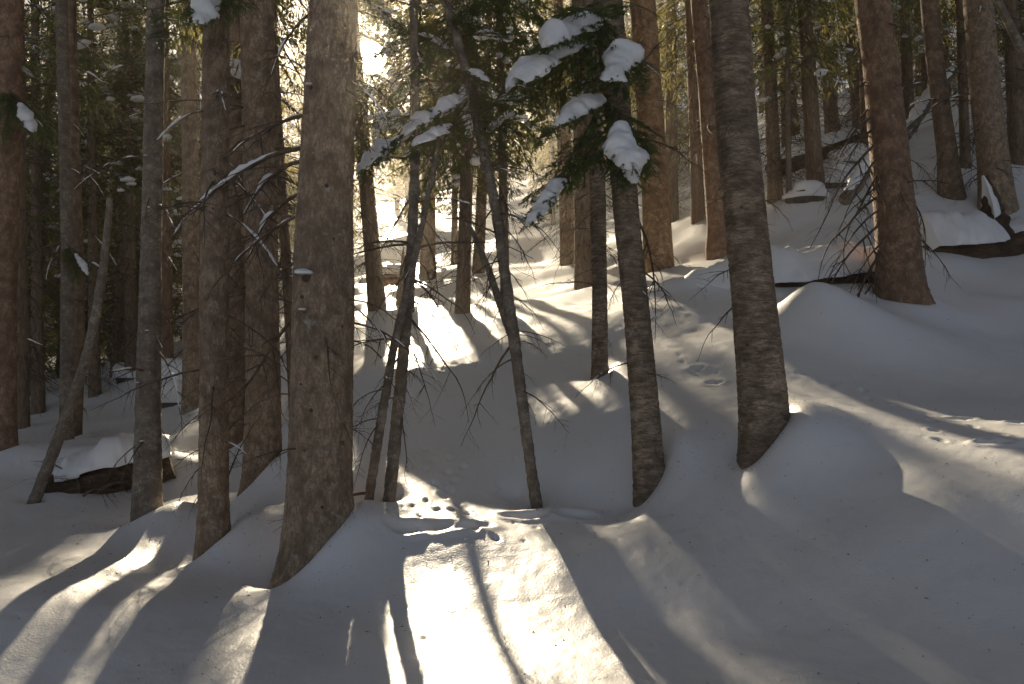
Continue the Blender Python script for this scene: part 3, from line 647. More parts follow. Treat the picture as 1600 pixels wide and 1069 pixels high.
for a, b in [((1150,468),(1072,548)),((1150,415),(1090,440)),((1142,300),(1085,330)),((1168,230),(1230,260)),((1135,60),(1060,100))]:
    near_branch(T['T16'], a, b, dY=random.uniform(-.2, .6))
for a, b in [((920,420),(880,440)),((945,390),(985,410)),((925,330),(880,372)),((945,440),(970,470)),((925,360),(870,345)),((945,520),(965,545)),((925,300),(870,325))]:
    near_branch(T['T12'], a, b, dY=random.uniform(-.3, .3))
random_branches(T['T12'], 8, 1.2, 5, .4, .9, snow=.2)
for i_ in range(13):                          # the fan of drooping dead branches on the reddish trunk
    y0 = 150 + i_ * 21; L = random.uniform(.7, 1.3)
    near_branch(T['T19'], (1378 + i_, y0), (1378 - random.uniform(60, 140), y0 + random.uniform(70, 150)), dY=random.uniform(-.5, .4))
for a, b in [((1395,200),(1375,295)),((1405,270),(1420,330)),((1400,380),(1425,440)),((1425,250),(1460,340)),((1430,300),(1490,420)),((1420,330),(1470,400)),((1385,190),(1300,250)),((1370,120),(1290,160)),((1375,150),(1440,110)),((1428,360),(1510,440))]:
    near_branch(T['T19'], a, b, dY=random.uniform(-.7, -.1))
random_branches(T['T19'], 16, 1.4, 4.8, .6, 1.2, snow=.1)
for k, n in (('T14', 14), ('T15', 26), ('T20', 26), ('T21', 30)): random_branches(T[k], n, .6, 5, .6, 1.5, snow=.15)

# ------------------------------------------------------------------ snow-laden living boughs
def loaf(C_, W, Tk, seed, nv=16, lump=.3, lift=.25):
    """one closed loaf of snow swept along points C_ with half-widths W and thicknesses Tk"""
    C_ = np.asarray(C_, float); n = len(C_); d = np.gradient(C_, axis=0); d /= np.linalg.norm(d, axis=1)[:, None]
    side = np.cross(np.array([0, 0, 1.0]), d); side /= np.linalg.norm(side, axis=1)[:, None] + 1e-9
    up = np.cross(d, side)
    th = np.arange(nv) / nv * 2 * np.pi
    cy, cz = np.cos(th), np.sin(th); cz = np.where(cz < 0, cz * .3, cz) - .55 * np.abs(cy) ** 2.5
    V = C_[:, None] + side[:, None] * (W[:, None] * cy[None])[..., None] + up[:, None] * (Tk[:, None] * (cz[None] + lift))[..., None]
    f1 = .85 / max(W.max(), 1e-3); nz = noise3(V[..., 0] * f1 + seed, V[..., 1] * f1, V[..., 2] * f1) + .4 * noise3(V[..., 0] * f1 * 2.4, V[..., 1] * f1 * 2.4 + seed, V[..., 2] * f1 * 2.4) + .22 * noise3(V[..., 0] * f1 * 6, V[..., 1] * f1 * 6, V[..., 2] * f1 * 6 + seed)
    k = lump * nz
    V = V + side[:, None] * (W[:, None] * cy[None] * k)[..., None] + up[:, None] * (Tk[:, None] * (cz[None] + .3) * k)[..., None]
    V = V.reshape(-1, 3); i = np.arange(n - 1)[:, None] * nv; j = np.arange(nv)[None]; j2 = (j + 1) % nv
    q = np.stack([i + j, i + nv + j, i + nv + j2, i + j2], -1).reshape(-1, 4)
    e0, e1 = V[:nv].mean(0), V[-nv:].mean(0); N = len(V); kk = np.arange(nv)
    t = np.concatenate([np.stack([kk, (kk + 1) % nv, np.full(nv, N)], -1), np.stack([(kk + 1) % nv + N - nv, kk + N - nv, np.full(nv, N + 1)], -1)])
    return np.concatenate([V, [e0, e1]]), q, t
def profile(n, p=.5): return np.maximum(np.sin(np.linspace(.06, math.pi - .06, n)), 0) ** p
def snow_pillow(seed, ax, f0, f1, width, thick, n=5, fine=True):
    """one lumpy cushion of snow along part of a bough axis"""
    x = np.linspace(0, 1, len(ax)); m = 44 if fine else 12
    f = np.linspace(f0 - .02, min(f1 + .03, 1.04), m)
    C_ = np.stack([np.interp(f, x, ax[:, k]) for k in range(3)], -1); C_[:, 1] += .25 * width * noise3(f * 6 + seed, seed * .37, 0)
    lm = 1 + .35 * noise3(f * 11 + seed * 3.1, .5, seed) 
    v, q, t = loaf(C_, width * .88 * profile(m, .42) * lm, thick * .88 * profile(m, .5) * lm, seed, 26 if fine else 8, .5, .18)
    g = Geo(); g.add(v, q=q, t=t)
    return g.mesh('bough_snow', M_CAP)
def near_bough(t, a, b, idx, dY0=0.0, dY1=0.0, snow=None, seed=0, roll=0.0, extra=1):
    """living bough from photo point a to b; snow: list of (from, to, width, thickness) in bough lengths"""
    p0 = unp(a[0], a[1], t['Y'] + dY0); p1 = unp(b[0], b[1], t['Y'] + dY1)
    me, ax = BOUGH[idx]
    # the mesh tip lies below +X by its own droop: aim so that root and tip land on both points
    tip = ax[-1]; L = np.linalg.norm(p1 - p0) / np.linalg.norm(tip)
    dh = math.hypot(p1[0] - p0[0], p1[1] - p0[1]); az = math.atan2(p1[1] - p0[1], p1[0] - p0[0])
    el = math.atan2(p1[2] - p0[2], dh) - math.atan2(tip[2], tip[0])
    M = Matrix.Translation(Vector(p0 - t['base'])) @ Matrix.Rotation(az, 4, 'Z') @ Matrix.Rotation(-el, 4, 'Y') @ Matrix.Rotation(roll, 4, 'X') @ Matrix.Diagonal((L, L, L, 1))
    o = link('bough', me, t['root'], M)
    for e_ in range(extra):                   # bare boughs that fill out the spray below the laden one
        me2 = BOUGH[random.randrange(5)][0]; k_ = L * random.uniform(.55, .95)
        link('bough', me2, t['root'], Matrix.Translation(Vector(p0 - t['base'])) @ Matrix.Rotation(az + random.gauss(0, .35), 4, 'Z') @ Matrix.Rotation(-el + random.uniform(.05, .45), 4, 'Y') @ Matrix.Rotation(random.gauss(0, .5), 4, 'X') @ Matrix.Diagonal((k_, k_, k_, 1)))
    if snow:
        for s, (f0, f1, w, th) in enumerate(snow): link('snow', snow_pillow(seed * 10 + s, ax, f0, f1, w, th, n=max(2, int((f1 - f0) * 9))), o)
    return o
def random_boughs(t, n, z0, z1, L0, L1, pitch=(-.6, .1), snow=.5, az=None):
    for i in range(n):
        z = t['base'][2] + random.uniform(z0, z1); c = axis_at(t, z); a = random.uniform(0, 6.283) if az is None else random.gauss(*az); e = random.uniform(*pitch); L = random.uniform(L0, L1)
        me, ax = BOUGH[random.randrange(5)]
        M = Matrix.Translation(Vector(c - t['base'])) @ Matrix.Rotation(a, 4, 'Z') @ Matrix.Rotation(-e, 4, 'Y') @ Matrix.Diagonal((L, L, L, 1))
        o = link('bough', me, t['root'], M)
        if random.random() < snow: link('snow', PILLOW[random.randrange(5)][BOUGH.index((me, ax)) if False else [b[0] for b in BOUGH].index(me)], o)
PILLOW = [[snow_pillow(900 + 10 * s + b, BOUGH[b][1], [.3, .5, .2, .6, .4][s], [.75, .95, .5, .98, .9][s], .09, .05, n=4, fine=False) for b in range(5)] for s in range(5)]

Y11 = T['T11']
near_bough(Y11, (738,150), (566,262), 1, 0, -.3, [(.05,.32,.10,.075),(.36,.62,.12,.085),(.66,1.02,.10,.07)], 1)
near_bough(Y11, (730,190), (640,232), 3, 0, -.5, [(.3,.9,.16,.09)], 2)
near_bough(Y11, (735,175), (582,196), 0, .1, .4, [(.35,.7,.09,.06),(.72,1.0,.10,.09)], 3, 0)
near_bough(Y11, (748,170), (835,160), 2, 0, .5, [(.3,.9,.12,.07)], 4)
near_bough(Y11, (752,215), (805,175), 3, 0, -.3, [(.2,.95,.1,.07)], 5)
near_bough(Y11, (742,140), (735,215), 4, 0, -.5, None, 6)
near_bough(Y11, (722,110), (765,128), 1, 0, -.3, [(.3,1.0,.14,.08)], 7)
near_bough(Y11, (716,90), (610,40), 0, 0, .4, [(.2,.6,.08,.05)], 8)
near_bough(Y11, (712,60), (820,70), 2, 0, .6, [(.3,.8,.09,.05)], 9)
near_bough(Y11, (700,40), (760,10), 3, 0, -.4, None, 10)
near_bough(Y11, (745,190), (810,300), 4, 0, .5, None, 11)
random_boughs(Y11, 12, 3.9, 6.4, .6, 1.1, snow=.5)
t13 = T['T13']
near_bough(t13, (952,45), (905,12), 2, 0, -.9, None, 20)
near_bough(t13, (955,60), (815,128), 0, 0, -.7, [(.3,.62,.13,.09),(.64,1.0,.16,.10)], 21)
near_bough(t13, (952,40), (858,70), 3, .1, -.9, [(.25,1.0,.12,.09)], 22)
near_bough(t13, (958,90), (972,128), 2, -.1, -.8, [(.35,.95,.22,.14)], 23)
near_bough(t13, (960,150), (845,215), 1, 0, -.6, [(.2,.75,.11,.085)], 24)
near_bough(t13, (962,170), (990,262), 2, -.1, -.7, [(.45,1.0,.14,.10)], 25)
near_bough(t13, (966,185), (1000,290), 0, 0, -.5, [(.55,.95,.1,.07)], 26)
near_bough(t13, (968,225), (822,352), 4, 0, -.4, [(.62,1.0,.10,.075)], 27)
near_bough(t13, (966,200), (850,275), 2, 0, .3, None, 28)
near_bough(t13, (970,235), (960,300), 4, -.1, -.4, None, 29)
near_bough(t13, (960,120), (870,150), 3, 0, .5, [(.4,.8,.1,.06)], 30)
near_bough(T['T5'], (338,-20), (318,36), 0, -.1, -.7, [(.35,1.0,.17,.11)], 31)
near_bough(T['T5'], (338,-30), (372,12), 2, -.1, -.6, None, 32)
near_bough(T['T1'], (14,140), (52,205), 3, -.1, -.5, [(.45,1.0,.10,.07)], 33, extra=3)
near_bough(T['T1'], (14,90), (60,130), 2, -.1, .3, [(.4,.8,.1,.06)], 34)
near_bough(T['T2'], (104,380), (140,430), 1, -.1, -.3, [(.4,1.0,.08,.05)], 35, extra=3)
near_bough(T['T9'], (560,-10), (622,50), 0, .1, .5, [(.3,.8,.1,.06)], 36)
for a, b, k in [((648,500),(752,640),'T10b'),((645,480),(700,420),'T10b'),((640,530),(690,640),'T10b'),((652,470),(745,560),'T10b'),((650,440),(745,510),'T10b'),((625,640),(640,760),'T10b'),((620,620),(560,640),'T10b'),
                ((655,350),(720,470),'T10b'),((650,300),(575,420),'T10b'),((650,230),(730,300),'T10b'),((650,180),(590,250),'T10b'),((650,120),(720,60),'T10b'),
                ((600,600),(548,665),'T10a'),((585,560),(535,500),'T10a'),((585,770),(398,795),'T10a'),((660,340),(720,420),'T10a'),((605,590),(640,640),'T10a'),
                ((800,535),(712,692),'T11'),((802,560),(700,610),'T11'),((800,520),(735,560),'T11'),((795,460),(860,500),'T11'),((808,580),(842,592),'T11'),((812,620),(850,650),'T11'),((780,350),(860,420),'T11'),((775,320),(710,430),'T11'),((785,390),(720,480),'T11'),((790,420),(840,470),'T11'),((770,300),(840,350),'T11'),
                ((770,440),(740,500),'T11b'),((760,410),(790,360),'T11b'),((150,480),(178,440),'TL'),((100,650),(60,690),'TL'),((160,420),(140,360),'TL')]:
    near_branch(T[k], a, b, dY=random.uniform(-.35, .35))
for _ in range(16):                           # spiky stubs on the young spruce
    z = random.uniform(.6, 3.2); t = T['T11']; c = axis_at(t, t['base'][2] + z); a = random.uniform(0, 6.28)
    add_branch(t['root'], t['base'], c, c + np.array([math.cos(a) * .16, math.sin(a) * .16, random.uniform(-.05, .08)]) * random.uniform(.6, 1.4), idx=random.choice((0, 7)))
# snow-capped knots on the thickest trunk
def knot(t, px, py, r, snow):
    p = unp(px, py, t['Y']); c = axis_at(t, p[2]); rr = R_at(t, p[2]); dx = p[0] - c[0]
    q = np.array([p[0], c[1] - math.sqrt(max(rr * rr - dx * dx, 0)) * .98, p[2]])
    d = np.array([dx, q[1] - c[1], 0]); d /= np.linalg.norm(d)
    g = Geo(); f = np.linspace(0, 1, 5); g.tube(q - d * .02 + (d * .07 + np.array([0, 0, -.015])) * f[:, None] * r / .03, r * (1 - .65 * f ** 2) * np.array([1.3, 1, 1, .9, .1]), 8)
    o = link('branch_stub', g.mesh('branch_stub', M_TWIG), t['root']); o.location = -t['base']
    if snow:
        g2 = Geo(); v, qq, tt = BLOBS_FINE[int(px) % 8]; g2.add(v * np.array([snow, snow * .6, snow * .42]) + q + d * .03 + [0, 0, r * .9], q=qq, t=tt)
        link('snow', g2.mesh('stub_snow', M_CAP), o)
for px, py, r, s in [(490,440,.035,.075),(487,492,.016,.03),(483,468,.02,0),(540,512,.018,0),(505,560,.02,0),(482,600,.016,0),(498,640,.02,0),(540,690,.022,0),(488,700,.016,0),(520,300,.02,0),(500,260,.016,0),(530,380,.016,0),(495,150,.02,.03),(515,785,.02,0)]:
    knot(T['T9'], px, py, r, s)
for px, py, r in [(328,620,.014),(342,540,.012),(330,450,.014),(340,330,.013),(326,260,.014)]: knot(T['T5'], px, py, r, 0)
for px, py, r in [(232,690,.014),(226,600,.012),(238,520,.013),(240,330,.012),(236,250,.012)]: knot(T['T3'], px, py, r, .02)
for px, py, r in [(1160,540,.016),(1182,430,.014),(1150,330,.015),(1195,560,.014)]: knot(T['T16'], px, py, r, 0)

for k, n, z0, z1, L0, L1 in (('T10b', 20, .9, 5.0, .3, .8), ('T11', 16, .9, 4.2, .3, .7), ('T10a', 7, .6, 3.0, .25, .6), ('T2', 8, .6, 5, .4, .9), ('T1', 8, .6, 5, .4, .9), ('T9', 6, .7, 2.2, .3, .7), ('T13', 7, .8, 2.6, .25, .6), ('T16', 6, .9, 4.2, .25, .6), ('T3', 8, .5, 2, .3, .8), ('T5', 8, .5, 2.4, .3, .8)):
    random_branches(T[k], n, z0, z1, L0, L1, pitch=(-1.0, .15), snow=.08)

for k, n, z0, z1, L0, L1 in (('T10b', 16, 1.2, 4.6, .5, 1.1), ('T11', 10, 1.4, 3.6, .5, 1.0), ('T7', 10, .6, 4.5, .6, 1.2), ('T12', 8, 1.0, 4, .4, .8)):
    random_branches(T[k], n, z0, z1, L0, L1, pitch=(-.9, .2), snow=.05)
# ------------------------------------------------------------------ the stand behind
def far_trunk(seed):
    z = np.linspace(-.6, 16, 40); P = np.stack([.05 * noise2(z * .3 + seed, 0, seed), .05 * noise2(z * .3, 9, seed), z], -1)
    Rr = np.interp(z, [-.6, .2, 1.0, 6, 16], [1.35, 1.15, 1.0, .82, .08])
    g = Geo(); g.tube(P * np.array([1, 1, 1]), Rr, 14); return g
FT = {}
for bk in ('dark', 'red', 'flake', 'grey'): FT[bk] = [far_trunk(s_).mesh('far_trunk', BARK[bk]) for s_ in (1, 2)]
def far_tree(p, rad, lean, ht, cs, label, group, bark='dark', v=0, cv=None, rot=0.0, crown=True, snag=True, cw=1.0, name='spruce_tree'):
    root = link(name, None); root.location = p; tag(root, label, 'tree', group)
    q = Vector((0, 0, 1)).rotation_difference(Vector(lean).normalized()); root.rotation_mode = 'QUATERNION'; root.rotation_quaternion = q
    link('trunk', FT[bk][v % 2], root, Matrix.Diagonal((rad, rad, ht / 16, 1)))
    if crown:
        M = Matrix.Translation((0, 0, cs)) @ Matrix.Rotation(rot, 4, 'Z') @ Matrix.Diagonal((cw, cw, (ht - cs) / 11.0, 1))
        cv = v % 6 if cv is None else cv; link('crown', CROWN[cv][0], root, M); sn_ = tag(link('snow', CROWN[cv][1], root, M), kind='stuff')
    if snag:
        tag(link('dead_branches', SNAG[v % 4], root, Matrix.Rotation(rot * 2, 4, 'Z') @ Matrix.Diagonal((1, 1, min(1.0, (cs + 1) / 6), 1))), kind='stuff')
    return root
# trunks of the middle distance that the photograph shows: foot (x, y), width, x at the top edge, bark, crown start, label
MID = [
 (36,668,19,31,'dark',5,'narrow dark trunk just right of the trunk at the left edge'),
 (60,645,18,55,'dark',5,'second narrow dark trunk from the left edge, in deep shade'),
 (149,618,17,141,'dark',4,'dark trunk in the shade between leaning stem and lichen spotted trunk'),
 (190,575,10,186,'grey',4,'pencil thin stem in the shade left of the lichen spotted trunk'),
 (207,592,19,196,'flake',5,'brown trunk close behind the left side of the lichen spotted trunk'),
 (262,575,17,258,'red',5,'trunk showing right of the lichen spotted trunk above the dark root hollow'),
 (462,640,16,424,'dark',5,'thin dark trunk slanting left, against the left side of the thickest trunk'),
 (590,482,26,548,'flake',3.3,'sunlit brown trunk directly right of the thickest trunk on the bright snow'),
 (628,474,20,640,'flake',5,'trunk cut short to let the sun past, on the bright snow behind the two thin bare stems'),
 (668,433,24,672,'red',3.5,'reddish trunk on the bright snow right of the thin bare stems'),
 (723,488,22,737,'flake',2.7,'short looking trunk foot in the middle of the bright snow'),
 (747,425,18,765,'dark',2.9,'trunk wrapped in hanging foliage behind the leaning young spruce'),
 (890,412,26,872,'red',4.5,'reddish trunk left of the slender trunk, with drooping twigs'),
 (912,447,27,902,'flake',4,'sunlit trunk touching the left side of the slender trunk'),
 (1092,345,20,1078,'red',4,'reddish trunk between the orange lit trunk and the broad scaly trunk'),
 (1211,312,22,1198,'flake',3,'trunk standing close behind the right edge of the broad scaly trunk'),
 (1233,312,9,1229,'grey',3,'sapling thin stem right of the broad scaly trunk'),
 (1275,303,26,1256,'dark',3,'dark trunk rising from the snowy boulders'),
 (1303,214,22,1282,'flake',3,'farther trunk slanting just right of the dark boulder trunk'),
 (1345,230,18,1322,'dark',3,'shaded trunk half hidden left of the reddish brown trunk'),
 (1422,205,18,1412,'dark',3,'shaded trunk on the upper slope right of the reddish brown trunk'),
 (1508,262,15,1500,'dark',3,'thin trunk between the dark curved trunk and the stump trunk'),
 (1592,255,26,1578,'dark',3,'shaded trunk at the right picture edge'),
]
occupied = [(t['base'][0], t['base'][1]) for t in NEAR]
for n_, (px, py, w, pt, bk, cs, lb) in enumerate(MID):
    p = hit(px, py)
    top = unp(pt, 0, p[1]); occupied.append((p[0], p[1]))
    r_ = w * .5 * p[1] / F
    if px == 628:                             # cut short so the sun passes over it to the foreground snow
        r0 = far_tree(p - np.array([0, 0, .1]), r_, top - p, 1.25, 1, lb, 'trunks of the middle distance', bk, n_, crown=False, snag=False); continue
    far_tree(p - np.array([0, 0, .1]), r_, top - p, random.uniform(13, 17), cs, lb, 'trunks of the middle distance', bk, n_, 6 if px in (747, 723, 590) else None, n_ * 1.3, cw=.76 if px in (747, 590) else .9, snag=px != 747)
# the rest of the stand: nothing in the photograph tells one from the next
SCAT, SROOT = [], []
def scatter(n, test, label, group, ht=(12, 18), cs=(1.5, 4), seed=0, rad=(.09, .2), bark=('dark', 'dark', 'flake'), dmin=1.7, rot0=0):
    r = random.Random(seed); made = 0; tries = 0
    while made < n and tries < 6000:
        tries += 1
        Y = r.uniform(*test['Y']); px = r.uniform(*test['px']); x = (px - CX) / F * Y
        u = x + .1818 * Y
        if any(a < u < b for a, b in test.get('no_u', [])): continue
        if any((x - ox) ** 2 + (Y - oy) ** 2 < dmin ** 2 for ox, oy in occupied): continue
        occupied.append((x, Y)); made += 1
        h_ = r.uniform(*ht)
        SCAT.append((px, Y, group)); SROOT.append(far_tree(np.array([x, Y, h1(x, Y) - .1]), r.uniform(*rad), (r.gauss(0, .015), r.gauss(0, .015), 1), h_, r.uniform(*cs), label, group, r.choice(bark), r.randrange(12), None, r.uniform(0, 6.28), cw=r.uniform(.85, 1.2)))
# the gap in the crown through which the sun looks
for o in list(bpy.data.objects):
    if o.name.startswith('crown') and o.parent and o.parent['label'].startswith('sunlit brown trunk directly'):
        bpy.context.view_layer.update(); W = np.array(o.matrix_world); cv_ = [c_[0] for c_ in CROWN].index(o.data); V_, Q_, MM_ = CROWN[cv_][2]
        Pw = V_ @ W[:3, :3].T + W[:3, 3] - EYE; sd_ = np.array(SUN); dist = np.linalg.norm(Pw - (Pw @ sd_)[:, None] * sd_, axis=1)
        keep = dist[Q_].min(1) > .30
        o.data = make_mesh('crown_with_gap', V_, Q_[keep], [M_TWIG, M_NEEDLE_FAR], False, MM_[keep])
        for c_ in o.parent.children:
            if c_.name.startswith('snow'): bpy.data.objects.remove(c_); break
        break
def spot(px, Y): x = (px - CX) / F * Y; occupied.append((x, Y)); return np.array([x, Y, h1(x, Y) - .1])
far_tree(spot(521, 24), .15, (0, 0, 1), 15, 2.2, 'dense spruce mostly hidden behind the thickest trunk, added to shade the left foreground', 'trunks of the middle distance', 'dark', 3, 6, .5, cw=.62)  # added tree: its crown keeps the sun off the left foreground
far_tree(spot(640, 14.2), .07, (.02, 0, 1), 11, 3.3, 'slim young spruce whose foliage hangs right of the sun', 'trunks of the middle distance', 'dark', 2, 6, 1.5, cw=.75, snag=False)
far_tree(spot(790, 13.0), .08, (-.02, 0, 1), 12, 3.6, 'young spruce with hanging foliage behind the snow laden boughs', 'trunks of the middle distance', 'dark', 1, 6, 2.5, cw=.8, snag=False)
far_tree(spot(709, 24), .1, (0, 0, 1), 12, 3.7, 'slender far spruce left of the leaning young spruce, added to shade the foreground', 'trunks of the middle distance', 'dark', 1, 6, 3.5, cw=.5, snag=False)  # added as a sun blocker for the snow right of the lit patch
far_tree(spot(668, 27), .1, (0, 0, 1), 12, 3.9, 'second slender far spruce right of the thin bare stems, added for foreground shade', 'trunks of the middle distance', 'dark', 2, 6, .7, cw=.45, snag=False)  # another added crown, closing a sunlit stripe on the lower right snow
GAP = [(-3.3, 4.6)]
scatter(44, dict(Y=(15, 34), px=(-160, 560), no_u=GAP), 'spruce of the dense shaded stand filling the left background', 'spruces of the left background', seed=1, cs=(.5, 3.2))
scatter(16, dict(Y=(34, 60), px=(-200, 560), no_u=GAP), 'far spruce closing the view at the very back left', 'spruces at the very back left', seed=2, cs=(.6, 2.5), dmin=2.2)
scatter(26, dict(Y=(19, 42), px=(1000, 1760), no_u=GAP + [(5.4, 6.6)]), 'spruce of the shaded stand on the upper right slope', 'spruces of the upper right slope', seed=3, cs=(1.0, 3.5))
scatter(12, dict(Y=(42, 56), px=(850, 1700), no_u=GAP), 'far spruce closing the view at the top of the right slope', 'spruces at the top of the right slope', seed=4, cs=(.6, 2.5), dmin=2.4)
scatter(34, dict(Y=(58, 86), px=(420, 1050)), 'small far spruce on the crest below the sun', 'spruces on the far crest', seed=5, ht=(7, 9.5), cs=(.3, 1.0), dmin=2.0)

scatter(12, dict(Y=(38, 60), px=(860, 1040)), 'x', 'spruces at the top of the right slope', seed=6, cs=(.4, 1.8), dmin=1.8)
# which one is which: by the two named trunks it shows between and by its distance there
MARKS = [(11, 'trunk at the left edge'), (103, 'thin pale trunk'), (238, 'lichen spotted trunk'), (336, 'slim grey brown trunk'), (407, 'medium brown trunk'), (505, 'thickest trunk'), (770, 'leaning young spruce'), (934, 'slender trunk'),
         (1024, 'orange lit trunk'), (1160, 'broad scaly trunk'), (1394, 'reddish brown trunk'), (1478, 'dark curved trunk'), (1545, 'stump trunk')]
ORD = ['nearest'] + [w + ' nearest' for w in 'second third fourth fifth sixth seventh eighth ninth tenth eleventh twelfth thirteenth fourteenth fifteenth sixteenth seventeenth eighteenth nineteenth twentieth'.split()] + ['twenty-%s nearest' % w for w in 'first second third fourth fifth sixth seventh eighth ninth'.split()]
slots = {}
for (px, Y, gr), ro in zip(SCAT, SROOT):
    k = sum(px > m for m, _ in MARKS) if 0 <= px <= 1600 else (-1 if px < 0 else 99)
    slots.setdefault((k, 'far crest' in gr), []).append((Y, ro))
for (k, crest), lst in slots.items():
    lst.sort(key=lambda e: e[0])
    for i_, (Y, ro) in enumerate(lst):
        kind = 'small far crest spruce' if crest else 'background spruce'
        where = 'reaching in from beyond the left edge' if k == -1 else 'squeezed between left edge and first trunk' if k == 0 else 'reaching in from beyond the right edge' if k == 99 else 'between stump trunk and right edge' if k == len(MARKS) else 'between %s and %s' % (MARKS[k - 1][1], MARKS[k][1])
        ro['label'] = '%s %s, %s of them' % (kind, where, ORD[min(i_, 28)])
# ------------------------------------------------------------------ fallen logs, boulders, stump
def fallen_log(pts_, rads, label, snow=None, mat=M_ROT, seed=0, name='fallen_log', smin=0, smax=1, lift=.45):
    pts_ = np.array(pts_); base = pts_[0].copy()
    root = link(name, None); root.location = base; tag(root, label, 'log', 'fallen logs')
    n = 60; s_ = np.linspace(0, 1, n); x = np.linspace(0, 1, len(pts_))
    P = np.stack([np.interp(s_, x, pts_[:, c]) for c in range(3)], -1); Rr = np.interp(s_, x, rads)
    P += .02 * np.stack([noise3(s_ * 6 + seed, 1, c) for c in range(3)], -1)
    g = Geo(); k = 20; g.tube(P - base, Rr, k)
    v = g.v[0].reshape(n, k, 3); cc = (P - base)[:, None]; dd = v - cc
    v = cc + dd * (1 + .16 * noise3(dd[..., 0] * 14 + seed, dd[..., 1] * 14, dd[..., 2] * 14) + .1 * noise3(dd[..., 0] * 40, s_[:, None] * 12, dd[..., 2] * 40))[..., None]
    g.v[0] = v.reshape(-1, 3)
    c0 = np.concatenate([[v[0].mean(0)], v[0]]); g.add(c0, t=[(0, i + 1, (i + 1) % k + 1) for i in range(k)])
    c1 = np.concatenate([[v[-1].mean(0)], v[-1]]); g.add(c1, t=[(0, (i + 1) % k + 1, i + 1) for i in range(k)])
    link('log', g.mesh('log', mat), root)
    if snow:
        w, th = snow; m = 70; f = np.linspace(smin, smax, m)
        Cc = np.stack([np.interp(f, s_, P[:, c]) for c in range(3)], -1) - base; Cc[:, 2] += np.interp(f, s_, Rr) * .75
        vv, q, t = loaf(Cc, w * profile(m, .3), th * profile(m, .35), seed, 30, .34, lift)
        g = Geo(); g.add(vv, q=q, t=t); link('snow', g.mesh('log_snow', M_CAP), root)
    return root
fallen_log([unp(1040,484,11.9), unp(1150,462,11.7), unp(1215,448,11.5), unp(1300,440,11.5), unp(1420,420,11.9)], [.10, .12, .13, .13, .13], 'long fallen log under a thick snow ridge, left of the reddish brown trunk', (.32, .36), seed=3, lift=.35)
lg = fallen_log([unp(78,775,9.1), unp(170,752,9.2), unp(268,724,9.4)], [.2, .25, .16], 'dark rotten log with broken roots left of the lichen spotted trunk', (.3, .2), seed=5, smin=.05, smax=1.15)
lb = np.array(lg.location)
for a, b in [((125,770,8.9),(100,690,9.0)),((120,760,8.9),(95,735,8.8)),((130,775,8.8),(190,735,8.7)),((150,770,8.9),(250,720,8.9)),((110,780,8.9),(70,765,8.7)),((140,760,8.9),(135,700,9.1))]:
    o = add_branch(lg, lb, unp(*a), unp(*b), fat=1.5); o.name = 'root'; o.matrix_basis = o.matrix_basis @ Matrix.Diagonal((1, 2.2, 2.2, 1))
fallen_log([unp(1445,398,14.2), unp(1520,396,14.3), unp(1610,380,14.5)], [.17, .22, .22], 'dark log under a snow heap right of the reddish brown trunk', (.5, .5), seed=7, smin=-.1, smax=.75)
fallen_log([unp(1322,312,15.5), unp(1352,268,16.0), unp(1400,200,16.6)], [.13, .13, .11], 'slanting fallen log behind the reddish brown trunk', (.14, .1), seed=9, mat=M_BARK_GREY)
fallen_log([unp(1412,215,17.5), unp(1450,160,18.0), unp(1490,110,18.5)], [.15, .14, .12], 'grey fallen log sloping up to the dark curved trunk', (.15, .09), seed=11, mat=M_BARK_GREY)
fallen_log([unp(596,440,16.6), unp(606,436,16.6), unp(640,432,16.8)], [.13, .13, .12], 'short brown log end lying on the bright snow', (.22, .16), seed=13, mat=M_BARK_RED)
fallen_log([unp(1205,268,20), unp(1290,236,20.5), unp(1345,215,21)], [.2, .2, .18], 'snow topped log lying across the upper slope', (.26, .2), seed=15)
# broken stump with a face of snow
sb = unp(1552, 352, 15.0); st = link('broken_stump', None); st.location = sb; tag(st, 'broken upturned stump plastered with snow right of the dark log', 'stump')
g = Geo(); P = np.array([[0, 0, -.3], [0, 0, .1], [-.02, 0, .4], [-.05, 0, .7], [-.08, 0, .95]]); f = np.linspace(0, 4, 30)
PP = np.stack([np.interp(f, range(5), P[:, c]) for c in range(3)], -1); g.tube(PP, np.interp(f, range(5), [.34, .26, .17, .11, .02]) * (1 + .12 * noise2(f * 3, 1, 2)), 14)
link('wood', g.mesh('stump_wood', M_ROT), st)
Cc = PP[4:29] + np.array([-.09, -.1, .02]); vv, q, t = loaf(Cc + np.linspace(0, -.06, 25)[:, None] * [1, 0, 0], np.interp(np.arange(25), [0, 24], [.24, .05]) * profile(25, .3), np.interp(np.arange(25), [0, 24], [.16, .05]) * profile(25, .3), 4, 18, .2)
g = Geo(); g.add(vv, q=q, t=t); link('snow', g.mesh('stump_snow', M_CAP), st)
